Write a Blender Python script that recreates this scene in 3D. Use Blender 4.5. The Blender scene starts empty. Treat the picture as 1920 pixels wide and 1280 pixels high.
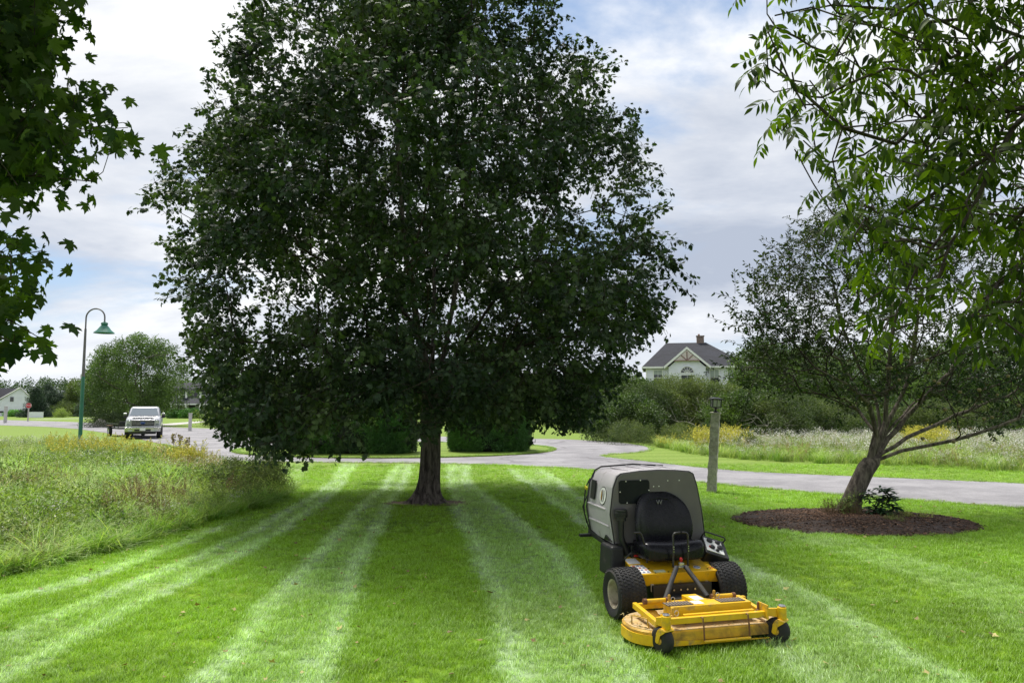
import bpy, bmesh, math, random
import numpy as np
from mathutils import Vector, Matrix
R = math.radians
sc = bpy.context.scene
COL = sc.collection
rng = np.random.default_rng(7)
random.seed(7)

# ---------------------------------------------------------------- camera, sky, sun, exposure
F, CAMH = 1397.0, 2.0
PITCH = math.atan(122 / F)
cam = bpy.data.cameras.new('camera')
cam.sensor_width = 36; cam.lens = 36 * F / 1920
cam.clip_start = 0.05; cam.clip_end = 6000
co = bpy.data.objects.new('camera', cam); COL.objects.link(co)
co.location = (0, 0, CAMH); co.rotation_euler = (math.pi / 2 + PITCH, 0, 0)
sc.camera = co

SUN_AZ = Vector((-0.50, 0.87)).normalized(); SUN_EL = R(64)
SKY_STR = 0.05
world = bpy.data.worlds.new('World'); sc.world = world; world.use_nodes = True
nt = world.node_tree; nt.nodes.clear()
def N(t, typ, **kw):
    n = t.nodes.new(typ)
    for k, v in kw.items():
        if k.startswith('i_'):
            key = k[2:]; key = int(key) if key.isdigit() else key.replace('_', ' ')
            n.inputs[key].default_value = v
        else: setattr(n, k, v)
    return n
def L(t, a, b): t.links.new(a, b)
def math_(t, op, a, b=None, c=None, clamp=False):
    n = t.nodes.new('ShaderNodeMath'); n.operation = op; n.use_clamp = clamp
    for i, v in enumerate((a, b, c)):
        if v is None: continue
        if isinstance(v, (int, float)): n.inputs[i].default_value = v
        else: t.links.new(v, n.inputs[i])
    return n.outputs[0]
def mixc(t, fac, a, b, mode='MIX'):
    n = t.nodes.new('ShaderNodeMix'); n.data_type = 'RGBA'; n.blend_type = mode
    for i, v in ((0, fac), (6, a), (7, b)):
        if isinstance(v, (int, float)): n.inputs[i].default_value = v
        elif isinstance(v, tuple): n.inputs[i].default_value = (*v[:3], 1)
        else: t.links.new(v, n.inputs[i])
    return n.outputs[2]
def ramp(t, fac, stops):
    n = t.nodes.new('ShaderNodeValToRGB'); e = n.color_ramp.elements
    while len(e) < len(stops): e.new(0.5)
    for q, (p, c) in zip(e, stops):
        q.position = p; q.color = (*c, 1) if isinstance(c, tuple) else (c, c, c, 1)
    t.links.new(fac, n.inputs[0]); return n.outputs[0]
def maprange(t, v, a, b, c=0.0, d=1.0, smooth=True):
    n = t.nodes.new('ShaderNodeMapRange')
    if smooth: n.interpolation_type = 'SMOOTHSTEP'
    t.links.new(v, n.inputs[0])
    for i, q in enumerate((a, b, c, d)): n.inputs[i + 1].default_value = q
    return n.outputs[0]
def noise(t, vec, scale, detail=4.0, rough=0.5, dist=0.0):
    n = N(t, 'ShaderNodeTexNoise'); n.inputs['Scale'].default_value = scale
    n.inputs['Detail'].default_value = detail; n.inputs['Roughness'].default_value = rough
    n.inputs['Distortion'].default_value = dist
    if vec is not None: t.links.new(vec, n.inputs['Vector'])
    return n.outputs['Fac']
def mapping(t, vec, scale=(1, 1, 1), loc=(0, 0, 0), rot=(0, 0, 0)):
    n = N(t, 'ShaderNodeMapping'); n.inputs['Scale'].default_value = scale
    n.inputs['Location'].default_value = loc; n.inputs['Rotation'].default_value = rot
    t.links.new(vec, n.inputs['Vector']); return n.outputs[0]

sky = N(nt, 'ShaderNodeTexSky'); sky.sky_type = 'NISHITA'; sky.sun_disc = False
sky.sun_elevation = SUN_EL; sky.sun_rotation = math.atan2(SUN_AZ.x, SUN_AZ.y)
tc = N(nt, 'ShaderNodeTexCoord'); sp = N(nt, 'ShaderNodeSeparateXYZ'); L(nt, tc.outputs['Generated'], sp.inputs[0])
zc = math_(nt, 'ADD', math_(nt, 'MAXIMUM', sp.outputs[2], 0.0), 0.30)
cx = math_(nt, 'DIVIDE', sp.outputs[0], zc); cy = math_(nt, 'DIVIDE', sp.outputs[1], zc)
cb = N(nt, 'ShaderNodeCombineXYZ'); L(nt, cx, cb.inputs[0]); L(nt, cy, cb.inputs[1])
pv = cb.outputs[0]
n1 = noise(nt, mapping(nt, pv, (0.8, 1.15, 1), (3.1, 0.7, 0)), 1.25, 9, 0.56, 0.3)      # cover
n2 = noise(nt, mapping(nt, pv, (0.8, 1.2, 1), (7.3, 2.2, 4), (0, 0, 0.3)), 1.4, 8, 0.58, 0.2)   # light in the clouds
cover = maprange(nt, n1, 0.33, 0.46)
# low haze: towards the horizon the cloud deck closes up
low = maprange(nt, sp.outputs[2], 0.02, 0.16, 1.0, 0.0)
cover = math_(nt, 'MAXIMUM', cover, math_(nt, 'MULTIPLY', low, 0.85))
cl = ramp(nt, n2, [(0.36, (0.205, 0.230, 0.280)), (0.45, (0.275, 0.295, 0.335)), (0.54, (0.36, 0.372, 0.395)), (0.62, (0.45, 0.453, 0.46))])
skys = mixc(nt, 1.0, sky.outputs[0], (SKY_STR,) * 3, 'MULTIPLY')
blue = mixc(nt, 0.45, skys, (0.19, 0.27, 0.40))
cl = mixc(nt, math_(nt, 'MULTIPLY', low, 0.6), cl, (0.40, 0.415, 0.44))
final = mixc(nt, cover, blue, cl)
bg = N(nt, 'ShaderNodeBackground'); L(nt, final, bg.inputs[0]); bg.inputs[1].default_value = 1.0
wo = N(nt, 'ShaderNodeOutputWorld'); L(nt, bg.outputs[0], wo.inputs[0])
world.cycles.sampling_method = 'MANUAL'; world.cycles.sample_map_resolution = 512

sl = bpy.data.lights.new('sun', 'SUN'); sl.energy = 2.4; sl.angle = R(14); sl.color = (1, 0.955, 0.88)
so = bpy.data.objects.new('sun', sl); COL.objects.link(so)
sd = Vector((SUN_AZ.x * math.cos(SUN_EL), SUN_AZ.y * math.cos(SUN_EL), math.sin(SUN_EL)))
so.rotation_euler = (-sd).to_track_quat('-Z', 'Y').to_euler(); so.location = sd * 200
vs = sc.view_settings; sc.display_settings.display_device = 'sRGB'
vs.view_transform = 'Standard'; vs.look = 'None'; vs.gamma = 1; vs.use_curve_mapping = False
vs.exposure = 1.3
sc.render.engine = 'CYCLES'
cy_ = sc.cycles; cy_.max_bounces = 6; cy_.transparent_max_bounces = 8; cy_.diffuse_bounces = 3; cy_.transmission_bounces = 4; cy_.glossy_bounces = 3
cy_.caustics_reflective = False; cy_.caustics_refractive = False
cy_.use_denoising = True

# ---------------------------------------------------------------- pixel to world (only used to take measurements from the photograph)
CA, SA = math.cos(PITCH), math.sin(PITCH)
def ray(u, v):
    x = (u - 960) / F; y = (640 - v) / F
    return (x, CA - y * SA, SA + y * CA)
def G(u, v, z=0.0):
    d = ray(u, v); t = (z - CAMH) / d[2]; return (d[0] * t, d[1] * t)
def at(u, v, Y):
    d = ray(u, v); t = Y / d[1]; return Vector((d[0] * t, Y, CAMH + d[2] * t))

# ---------------------------------------------------------------- materials
MATS = {}
def newmat(name):
    m = bpy.data.materials.new(name); m.use_nodes = True; t = m.node_tree
    return m, t, t.nodes['Principled BSDF']
def mat(name, col, rough=0.6, metal=0.0, var=0.12, scale=6.0, bump=0.0, bscale=40.0, coat=0.0, dirt=None, dirt_amt=0.4, dirt_scale=5.0, spec=0.5):
    if name in MATS: return MATS[name]
    m, t, b = newmat(name); tcn = N(t, 'ShaderNodeTexCoord'); v = tcn.outputs['Object']
    nz = noise(t, v, scale, 5, 0.6)
    f = maprange(t, nz, 0.3, 0.7, 1 - var, 1 + var)
    c = mixc(t, 1.0, tuple(col), f, 'MULTIPLY')
    if dirt:
        d = maprange(t, noise(t, v, dirt_scale, 7, 0.65, 0.3), 0.62 - dirt_amt * 0.4, 0.75)
        c = mixc(t, d, c, tuple(dirt))
        L(t, maprange(t, d, 0, 1, rough, 0.9), b.inputs['Roughness'])
    else: 
        L(t, maprange(t, noise(t, v, scale * 3, 4, 0.6), 0.3, 0.7, max(rough - 0.07, 0.02), min(rough + 0.07, 1)), b.inputs['Roughness'])
    L(t, c, b.inputs['Base Color']); b.inputs['Metallic'].default_value = metal
    b.inputs['Specular IOR Level'].default_value = spec
    if coat: b.inputs['Coat Weight'].default_value = coat; b.inputs['Coat Roughness'].default_value = 0.08
    if bump:
        bn = N(t, 'ShaderNodeBump'); bn.inputs['Strength'].default_value = bump; bn.inputs['Distance'].default_value = 0.01
        L(t, noise(t, v, bscale, 6, 0.65), bn.inputs['Height']); L(t, bn.outputs[0], b.inputs['Normal'])
    MATS[name] = m; return m

def leafmat(name, ca, cb, trans=0.35, rough=0.5, inst=True, tcol=None, spec=0.4, rndamt=0.35):
    """leaf material: the tint attribute of the instance (x: mix of the two colours, y: brightness) plus a random value"""
    if name in MATS: return MATS[name]
    m, t, b = newmat(name)
    oi = N(t, 'ShaderNodeObjectInfo'); rnd = oi.outputs['Random']
    g = N(t, 'ShaderNodeNewGeometry')
    if inst:
        a = N(t, 'ShaderNodeAttribute'); a.attribute_type = 'INSTANCER'; a.attribute_name = 'tint'
        s = N(t, 'ShaderNodeSeparateXYZ'); L(t, a.outputs['Vector'], s.inputs[0])
        fx = math_(t, 'ADD', s.outputs[0], math_(t, 'MULTIPLY', math_(t, 'SUBTRACT', g.outputs['Random Per Island'], 0.5), rndamt), clamp=True)
        br = math_(t, 'MULTIPLY', s.outputs[1], math_(t, 'ADD', math_(t, 'MULTIPLY', g.outputs['Random Per Island'], 0.5), 0.75))
    else:
        fx = rnd; br = math_(t, 'ADD', math_(t, 'MULTIPLY', math_(t, 'FRACT', math_(t, 'MULTIPLY', rnd, 7.31)), 0.5), 0.75)
    c = mixc(t, fx, tuple(ca), tuple(cb)); c = mixc(t, 1.0, c, br, 'MULTIPLY')
    L(t, c, b.inputs['Base Color']); b.inputs['Roughness'].default_value = rough; b.inputs['Specular IOR Level'].default_value = spec
    if trans > 0:
        tr = N(t, 'ShaderNodeBsdfTranslucent')
        k = tcol or (1.5, 1.7, 0.5)
        L(t, mixc(t, 1.0, c, tuple(k), 'MULTIPLY'), tr.inputs[0])
        mx = N(t, 'ShaderNodeMixShader'); mx.inputs[0].default_value = trans
        L(t, b.outputs[0], mx.inputs[1]); L(t, tr.outputs[0], mx.inputs[2])
        L(t, mx.outputs[0], t.nodes['Material Output'].inputs[0])
    MATS[name] = m; return m

# ---------------------------------------------------------------- mesh builder
class MB:
    def __init__(s): s.v = []; s.f = []; s.mi = []; s.cur = 0
    def add(s, vs, fs, M=None):
        o = len(s.v)
        for p in vs:
            p = Vector(p); s.v.append(tuple(M @ p) if M else tuple(p))
        for f in fs: s.f.append(tuple(i + o for i in f)); s.mi.append(s.cur)
        return s
    def box(s, c, d, rot=(0, 0, 0), taper=1.0):
        x, y, z = d[0] / 2, d[1] / 2, d[2] / 2; k = taper
        vs = [(-x, -y, -z), (x, -y, -z), (x, y, -z), (-x, y, -z), (-x * k, -y * k, z), (x * k, -y * k, z), (x * k, y * k, z), (-x * k, y * k, z)]
        M = Matrix.Translation(c) @ Matrix.Rotation(rot[2], 4, 'Z') @ Matrix.Rotation(rot[1], 4, 'Y') @ Matrix.Rotation(rot[0], 4, 'X')
        return s.add(vs, [(3, 2, 1, 0), (4, 5, 6, 7), (0, 1, 5, 4), (1, 2, 6, 5), (2, 3, 7, 6), (3, 0, 4, 7)], M)
    def hexa(s, pts):    # 8 points: bottom 4 ccw, top 4 ccw
        return s.add(pts, [(3, 2, 1, 0), (4, 5, 6, 7), (0, 1, 5, 4), (1, 2, 6, 5), (2, 3, 7, 6), (3, 0, 4, 7)])
    def tube(s, path, r, seg=8, cap=True):
        path = [Vector(p) for p in path]; n = len(path)
        rs = r if isinstance(r, (list, tuple)) else [r] * n
        o = []; prev = None
        for i, p in enumerate(path):
            d = (path[min(i + 1, n - 1)] - path[max(i - 1, 0)]).normalized()
            if prev is None:
                a = d.cross(Vector((0, 0, 1)));
                if a.length < 0.1: a = d.cross(Vector((1, 0, 0)))
            else: a = prev - d * prev.dot(d)
            a.normalize(); prev = a; b = d.cross(a)
            for k in range(seg):
                q = 2 * math.pi * k / seg; o.append(p + (a * math.cos(q) + b * math.sin(q)) * rs[i])
        fs = [(i * seg + k, i * seg + (k + 1) % seg, (i + 1) * seg + (k + 1) % seg, (i + 1) * seg + k) for i in range(n - 1) for k in range(seg)]
        if cap: fs += [tuple(range(seg))[::-1], tuple((n - 1) * seg + k for k in range(seg))]
        return s.add(o, fs)
    def cyl(s, p0, p1, r, seg=16, r1=None): return s.tube([p0, p1], [r, r if r1 is None else r1], seg)
    def lathe(s, prof, c=(0, 0, 0), axis='Z', seg=24):
        M = Matrix.Translation(c)
        if axis == 'X': M = M @ Matrix.Rotation(math.pi / 2, 4, 'Y')
        if axis == 'Y': M = M @ Matrix.Rotation(-math.pi / 2, 4, 'X')
        vs = [(r * math.cos(2 * math.pi * k / seg), r * math.sin(2 * math.pi * k / seg), z) for r, z in prof for k in range(seg)]
        n = len(prof)
        fs = [(i * seg + k, i * seg + (k + 1) % seg, (i + 1) * seg + (k + 1) % seg, (i + 1) * seg + k) for i in range(n - 1) for k in range(seg)]
        return s.add(vs, fs, M)
    def prism(s, poly, z0, z1, M=None, top=None):
        n = len(poly); tp = top or poly
        vs = [(x, y, z0) for x, y in poly] + [(x, y, z1) for x, y in tp]
        fs = [tuple(range(n))[::-1], tuple(range(n, 2 * n))] + [(i, (i + 1) % n, n + (i + 1) % n, n + i) for i in range(n)]
        return s.add(vs, fs, M)
    def build(s, name, m, parent=None, smooth=False, bevel=0.0, seg=2, loc=None, sharp=None):
        me = bpy.data.meshes.new(name); me.from_pydata(s.v, [], s.f); me.update()
        for q in (m if isinstance(m, (list, tuple)) else [m]): me.materials.append(q)
        if isinstance(m, (list, tuple)): me.polygons.foreach_set('material_index', s.mi)
        o = bpy.data.objects.new(name, me); COL.objects.link(o)
        if smooth:
            me.polygons.foreach_set('use_smooth', [True] * len(me.polygons))
            me.set_sharp_from_angle(angle=R(sharp or 40))
        if parent: o.parent = parent
        if loc is not None: o.location = loc
        if bevel:
            b = o.modifiers.new('bevel', 'BEVEL'); b.width = bevel; b.segments = seg; b.limit_method = 'ANGLE'; b.angle_limit = R(35)
            me.polygons.foreach_set('use_smooth', [True] * len(me.polygons)); b.harden_normals = True
        return o
def tag(o, label=None, cat=None, group=None, kind=None):
    for k, v in (('label', label), ('category', cat), ('group', group), ('kind', kind)):
        if v: o[k] = v
    return o
def empty(name, loc, rz, label, cat, group=None):
    o = bpy.data.objects.new(name, None); COL.objects.link(o); o.empty_display_size = 0.2
    o.location = loc; o.rotation_euler = (0, 0, rz); return tag(o, label, cat, group)
def npmesh(name, V, Fc, mats_, smooth=False, parent=None, mi=None):
    """V (n,3) array, Fc (m,k) array of equal sized faces"""
    me = bpy.data.meshes.new(name); V = np.asarray(V, np.float32); Fc = np.asarray(Fc, np.int32); k = Fc.shape[1]
    me.vertices.add(len(V)); me.vertices.foreach_set('co', V.ravel())
    me.loops.add(Fc.size); me.loops.foreach_set('vertex_index', Fc.ravel())
    me.polygons.add(len(Fc)); me.polygons.foreach_set('loop_start', np.arange(0, Fc.size, k, dtype=np.int32))
    me.polygons.foreach_set('loop_total', np.full(len(Fc), k, np.int32))
    if mi is not None: me.polygons.foreach_set('material_index', np.asarray(mi, np.int32))
    if smooth: me.polygons.foreach_set('use_smooth', np.ones(len(Fc), bool))
    for m in mats_: me.materials.append(m)
    me.update(calc_edges=True); me.validate()
    o = bpy.data.objects.new(name, me); COL.objects.link(o)
    if parent: o.parent = parent
    return o

# ---------------------------------------------------------------- scattering (for what nobody could count)
VARIANTS = {}
def variant_coll(key, objs):
    c = bpy.data.collections.new('variants_' + key)
    for i, o in enumerate(objs):
        o.name = f'{key}_{i:02d}'
        COL.objects.unlink(o); c.objects.link(o)
    ng = bpy.data.node_groups.new('scatter_' + key, 'GeometryNodeTree')
    ng.interface.new_socket('Geometry', in_out='INPUT', socket_type='NodeSocketGeometry')
    ng.interface.new_socket('Geometry', in_out='OUTPUT', socket_type='NodeSocketGeometry')
    gi = ng.nodes.new('NodeGroupInput'); go = ng.nodes.new('NodeGroupOutput')
    ip = ng.nodes.new('GeometryNodeInstanceOnPoints'); ci = ng.nodes.new('GeometryNodeCollectionInfo')
    ci.inputs['Collection'].default_value = c; ci.inputs['Separate Children'].default_value = True; ci.inputs['Reset Children'].default_value = True
    def attr(n, ty):
        a = ng.nodes.new('GeometryNodeInputNamedAttribute'); a.data_type = ty; a.inputs['Name'].default_value = n; return a.outputs['Attribute']
    L(ng, gi.outputs[0], ip.inputs['Points']); L(ng, ci.outputs[0], ip.inputs['Instance'])
    ip.inputs['Pick Instance'].default_value = True
    L(ng, attr('vi', 'INT'), ip.inputs['Instance Index'])
    e2r = ng.nodes.new('FunctionNodeEulerToRotation'); L(ng, attr('rot', 'FLOAT_VECTOR'), e2r.inputs[0]); L(ng, e2r.outputs[0], ip.inputs['Rotation'])
    L(ng, attr('sc', 'FLOAT_VECTOR'), ip.inputs['Scale'])
    L(ng, ip.outputs[0], go.inputs[0])
    VARIANTS[key] = (ng, len(objs))
def scatter(name, key, P, rot=None, scl=1.0, tint=None, parent=None, vi=None, label=None, cat=None):
    P = np.asarray(P, np.float32); n = len(P); ng, k = VARIANTS[key]
    me = bpy.data.meshes.new(name); me.vertices.add(n); me.vertices.foreach_set('co', P.ravel())
    if rot is None: rot = np.stack([rng.uniform(-.15, .15, n), rng.uniform(-.15, .15, n), rng.uniform(0, 6.283, n)], 1)
    scl = np.asarray(scl, np.float32)
    if scl.ndim == 0: scl = np.full(n, scl)
    if scl.ndim == 1: scl = np.repeat(scl[:, None], 3, 1)
    if tint is None: tint = np.stack([rng.uniform(0, 1, n), np.ones(n), np.zeros(n)], 1)
    if vi is None: vi = rng.integers(0, k, n)
    for nm, ty, arr, at_ in (('rot', 'FLOAT_VECTOR', rot, 'vector'), ('sc', 'FLOAT_VECTOR', scl, 'vector'), ('tint', 'FLOAT_VECTOR', tint, 'vector')):
        a = me.attributes.new(nm, ty, 'POINT'); a.data.foreach_set(at_, np.asarray(arr, np.float32).ravel())
    a = me.attributes.new('vi', 'INT', 'POINT'); a.data.foreach_set('value', np.asarray(vi, np.int32))
    o = bpy.data.objects.new(name, me); COL.objects.link(o)
    md = o.modifiers.new('scatter', 'NODES'); md.node_group = ng
    if parent: o.parent = parent
    tag(o, label, cat, kind='stuff'); return o
def inpoly(x, y, poly):
    ins = np.zeros(len(x), bool); n = len(poly); j = n - 1
    for i in range(n):
        xi, yi = poly[i]; xj, yj = poly[j]
        c = ((yi > y) != (yj > y)) & (x < (xj - xi) * (y - yi) / ((yj - yi) or 1e-9) + xi)
        ins ^= c; j = i
    return ins
_ng = rng.uniform(0, 1, (64, 64))
def vnoise(x, y, s):
    """cheap value noise, 0..1"""
    x = np.asarray(x) / s + 1000; y = np.asarray(y) / s + 1000
    xi = np.floor(x).astype(int); yi = np.floor(y).astype(int); fx = x - xi; fy = y - yi
    fx = fx * fx * (3 - 2 * fx); fy = fy * fy * (3 - 2 * fy)
    g = lambda a, b: _ng[a % 64, b % 64]
    return (g(xi, yi) * (1 - fx) + g(xi + 1, yi) * fx) * (1 - fy) + (g(xi, yi + 1) * (1 - fx) + g(xi + 1, yi + 1) * fx) * fy
def fbm(x, y, s): return vnoise(x, y, s) * .5 + vnoise(x + 13, y - 7, s / 2.1) * .3 + vnoise(x - 31, y + 5, s / 4.3) * .2
# ================================================================ THE GROUND
ROAD = [G(*p) for p in [(-900, 782), (-300, 786), (0, 797), (120, 801), (230, 815), (330, 838), (390, 860), (430, 865), (520, 866), (660, 867), (800, 868), (950, 872), (1110, 880), (1215, 892), (1320, 905), (1540, 925), (1730, 939), (1920, 952), (2300, 985), (2900, 1050), (2900, 960),
        (2300, 930), (1920, 906), (1700, 897), (1530, 890), (1400, 884), (1320, 877), (1250, 869), (1180, 861), (1140, 857), (1127, 854), (1150, 851), (1200, 848), (1224, 843), (1215, 836), (1160, 829), (1080, 824), (1000, 822), (850, 819), (700, 815), (550, 809), (420, 804), (300, 800), (230, 796), (150, 791), (0, 787), (-300, 779), (-900, 775)]]
ISL_C, ISL_R = (-5.35, 35.2), (7.3, 6.1)
MEADOW = [(-6.9, 8.2), (-4.9, 10.6), (-5.2, 13.5), (-4.9, 16.3), (-5.2, 18.3), (-6.6, 20.5), (-8.2, 23.5), (-9.8, 26.5), (-12.0, 27.6), (-15.5, 33.0), (-19.0, 36.5), (-24, 36.0), (-29, 36), (-27, 24), (-22, 14), (-16, 7.8)]
_pm = [G(*p) for p in [(-150, 1115), (0, 1080), (130, 1052), (250, 1020), (330, 996), (400, 975), (470, 953), (525, 936), (545, 918), (530, 900), (470, 882), (415, 870), (385, 861)]]
MEADOW = _pm + [(-14.0, 30.5), (-18.5, 36), (-24, 38.5), (-30, 38), (-27, 24), (-20, 12), (-11, 7.5)]
BED_C, BED_R = (5.95, 13.25), (2.02, 1.5)
BANDS = []   # mown bands, (left edge, right edge, edge weight, strength), traced at their place on the ground
def band(pts, edge, strength):
    l = [G(a, y) for a, b, y in pts]; r = [G(b, y) for a, b, y in pts]
    Y = np.array([p[1] for p in l]); o = np.argsort(Y)
    BANDS.append((Y[o], np.array([p[0] for p in l])[o], np.array([p[0] for p in r])[o], edge, strength))
band([(230, 575, 1400), (340, 628, 1280), (460, 668, 1150), (572, 700, 1040), (642, 736, 970), (682, 750, 935), (716, 768, 900), (742, 778, 869)], .95, 1)
band([(935, 1330, 1400), (918, 1235, 1280), (905, 1140, 1150), (878, 1070, 1050), (850, 985, 975), (840, 930, 940), (836, 890, 905), (834, 880, 869)], .72, 1)
band([(-420, -140, 1370), (-170, 60, 1260), (40, 225, 1165), (255, 390, 1080), (440, 530, 1005), (560, 618, 940), (612, 650, 905), (638, 674, 868)], 1.1, 1.0)
band([(-70, 25, 1130), (70, 135, 1102), (200, 248, 1060), (330, 368, 1015), (440, 470, 972)], .1, .75)
band([(530, 590, 868), (500, 565, 900), (470, 530, 930)], .3, .45)
band([(1650, 1960, 1400), (1490, 1840, 1280), (1330, 1560, 1130), (1210, 1400, 1050), (1070, 1190, 975), (1010, 1095, 930), (945, 1020, 878)], .9, 1)
band([(1900, 2150, 1200), (1790, 1960, 1110), (1590, 1720, 1045), (1480, 1600, 1010), (1360, 1440, 965), (1250, 1310, 925)], .3, .36)
def stripe(X, Y):
    X = np.asarray(X, float); Y = np.asarray(Y, float); out = np.zeros_like(X)
    wob = (fbm(X, Y, 1.6) - .5) * .18 + (fbm(X + 70, Y, .35) - .5) * .14
    for by, l, r, e, st in BANDS:
        xl = np.interp(Y, by, l) + wob; xr = np.interp(Y, by, r) + wob; w = xr - xl
        s = (X - xl) / w; d = np.minimum(X - xl, xr - X)
        m = np.clip((d + .05) / .16, 0, 1); m = m * m * (3 - 2 * m)
        ed = np.exp(-((d - .16) / .13) ** 2)
        p = m * ((1 - e * .68) + e * .68 * ed) * st * (Y > by[0] - .3) * (Y < by[-1] + .3)
        p *= np.clip((by[-1] + .3 - Y) / 1.5, 0, 1)
        out = np.maximum(out, p)
    return out * (0.66 + .62 * fbm(X + 40, Y, 1.9))
def lawnmat(name, far=False):
    m, t, b = newmat(name); tcn = N(t, 'ShaderNodeNewGeometry'); v = tcn.outputs['Position']
    a = N(t, 'ShaderNodeAttribute'); a.attribute_name = 'stripe'
    n_ = noise(t, v, 0.35, 6, 0.6); nf = noise(t, v, 9, 6, 0.7); nm = noise(t, v, 1.7, 5, 0.6)
    st = N(t, 'ShaderNodeTexWave'); st.wave_type = 'BANDS'; st.bands_direction = 'Y'; st.inputs['Scale'].default_value = 0.16; st.inputs['Distortion'].default_value = 1.0
    st.inputs['Detail'].default_value = 2; st.inputs['Detail Scale'].default_value = .2
    L(t, mapping(t, v, rot=(0, 0, -0.12)), st.inputs['Vector'])
    sy = N(t, 'ShaderNodeSeparateXYZ'); L(t, v, sy.inputs[0])
    farf = maprange(t, sy.outputs[1], 17, 27)
    g = mixc(t, maprange(t, n_, .35, .65), (0.105, 0.215, 0.008), (0.17, 0.285, 0.014))
    g = mixc(t, math_(t, 'MULTIPLY', farf, .85), g, (0.135, 0.205, 0.03))
    g = mixc(t, math_(t, 'MULTIPLY', math_(t, 'MULTIPLY', farf, st.outputs['Fac']), .7), g, (0.19, 0.265, 0.05))
    g = mixc(t, maprange(t, a.outputs['Fac'], 0, 1, 0, .9, False), g, (0.31, 0.42, 0.25))
    g = mixc(t, maprange(t, nm, .58, .75, 0, .35), g, (0.23, 0.24, 0.06))
    g = mixc(t, 1.0, g, maprange(t, nf, .25, .75, .62, 1.3), 'MULTIPLY')
    L(t, g, b.inputs['Base Color']); b.inputs['Roughness'].default_value = .8; b.inputs['Specular IOR Level'].default_value = .15
    bn = N(t, 'ShaderNodeBump'); bn.inputs['Strength'].default_value = .5; bn.inputs['Distance'].default_value = .03
    L(t, noise(t, v, 30, 3, .7), bn.inputs['Height']); L(t, bn.outputs[0], b.inputs['Normal']); return m
LAWN = lawnmat('lawn')
xs = np.concatenate([[-3000, -900, -300, -120, -60, -35, -24, -18], np.arange(-14, 16, .1), [18, 24, 35, 60, 120, 300, 900, 3000]])
ys = np.concatenate([[-300, -60, -10, 0, 3], np.arange(4.6, 28.6, .12), [30, 34, 40, 50, 80, 140, 300, 900, 3500]])
XX, YY = np.meshgrid(xs, ys); nx, ny = len(xs), len(ys)
idx = np.arange(nx * ny).reshape(ny, nx)
Fq = np.stack([idx[:-1, :-1], idx[:-1, 1:], idx[1:, 1:], idx[1:, :-1]], -1).reshape(-1, 4)
go_ = npmesh('ground', np.stack([XX.ravel(), YY.ravel(), np.zeros(XX.size)], 1), Fq, [LAWN], smooth=True)
sa = go_.data.attributes.new('stripe', 'FLOAT', 'POINT'); sa.data.foreach_set('value', stripe(XX.ravel(), YY.ravel()).astype(np.float32))
tag(go_, 'flat mown lawn with pale and dark stripes reaching to the far fields', kind='structure')

def dense(poly, step=.5, jit=0.0):
    out = []
    for i in range(len(poly)):
        a = Vector(poly[i]); b = Vector(poly[(i + 1) % len(poly)]); n = max(1, int((b - a).length / step)); n = min(n, 400)
        for k in range(n):
            p = a.lerp(b, k / n); out.append((p.x + random.uniform(-jit, jit), p.y + random.uniform(-jit, jit)))
    return out
def smooth_poly(poly, it=2):
    for _ in range(it):
        o = []
        for i in range(len(poly)):
            a = poly[i]; b = poly[(i + 1) % len(poly)]
            o += [(a[0] * .75 + b[0] * .25, a[1] * .75 + b[1] * .25), (a[0] * .25 + b[0] * .75, a[1] * .25 + b[1] * .75)]
        poly = o
    return poly
def sheet(name, poly, z, m, label, skirt=0.0):
    bm = bmesh.new(); vs_ = [bm.verts.new((x, y, z)) for x, y in poly]
    bm.faces.new(vs_); 
    if skirt:
        lo = [bm.verts.new((x, y, z - skirt)) for x, y in poly]
        for i in range(len(poly)):
            j = (i + 1) % len(poly); bm.faces.new((vs_[i], lo[i], lo[j], vs_[j]))
    bmesh.ops.triangulate(bm, faces=[f for f in bm.faces if len(f.verts) > 4])
    bmesh.ops.recalc_face_normals(bm, faces=bm.faces)
    me = bpy.data.meshes.new(name); bm.to_mesh(me); bm.free(); me.materials.append(m)
    o = bpy.data.objects.new(name, me); COL.objects.link(o); return tag(o, label, kind='structure')
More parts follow.
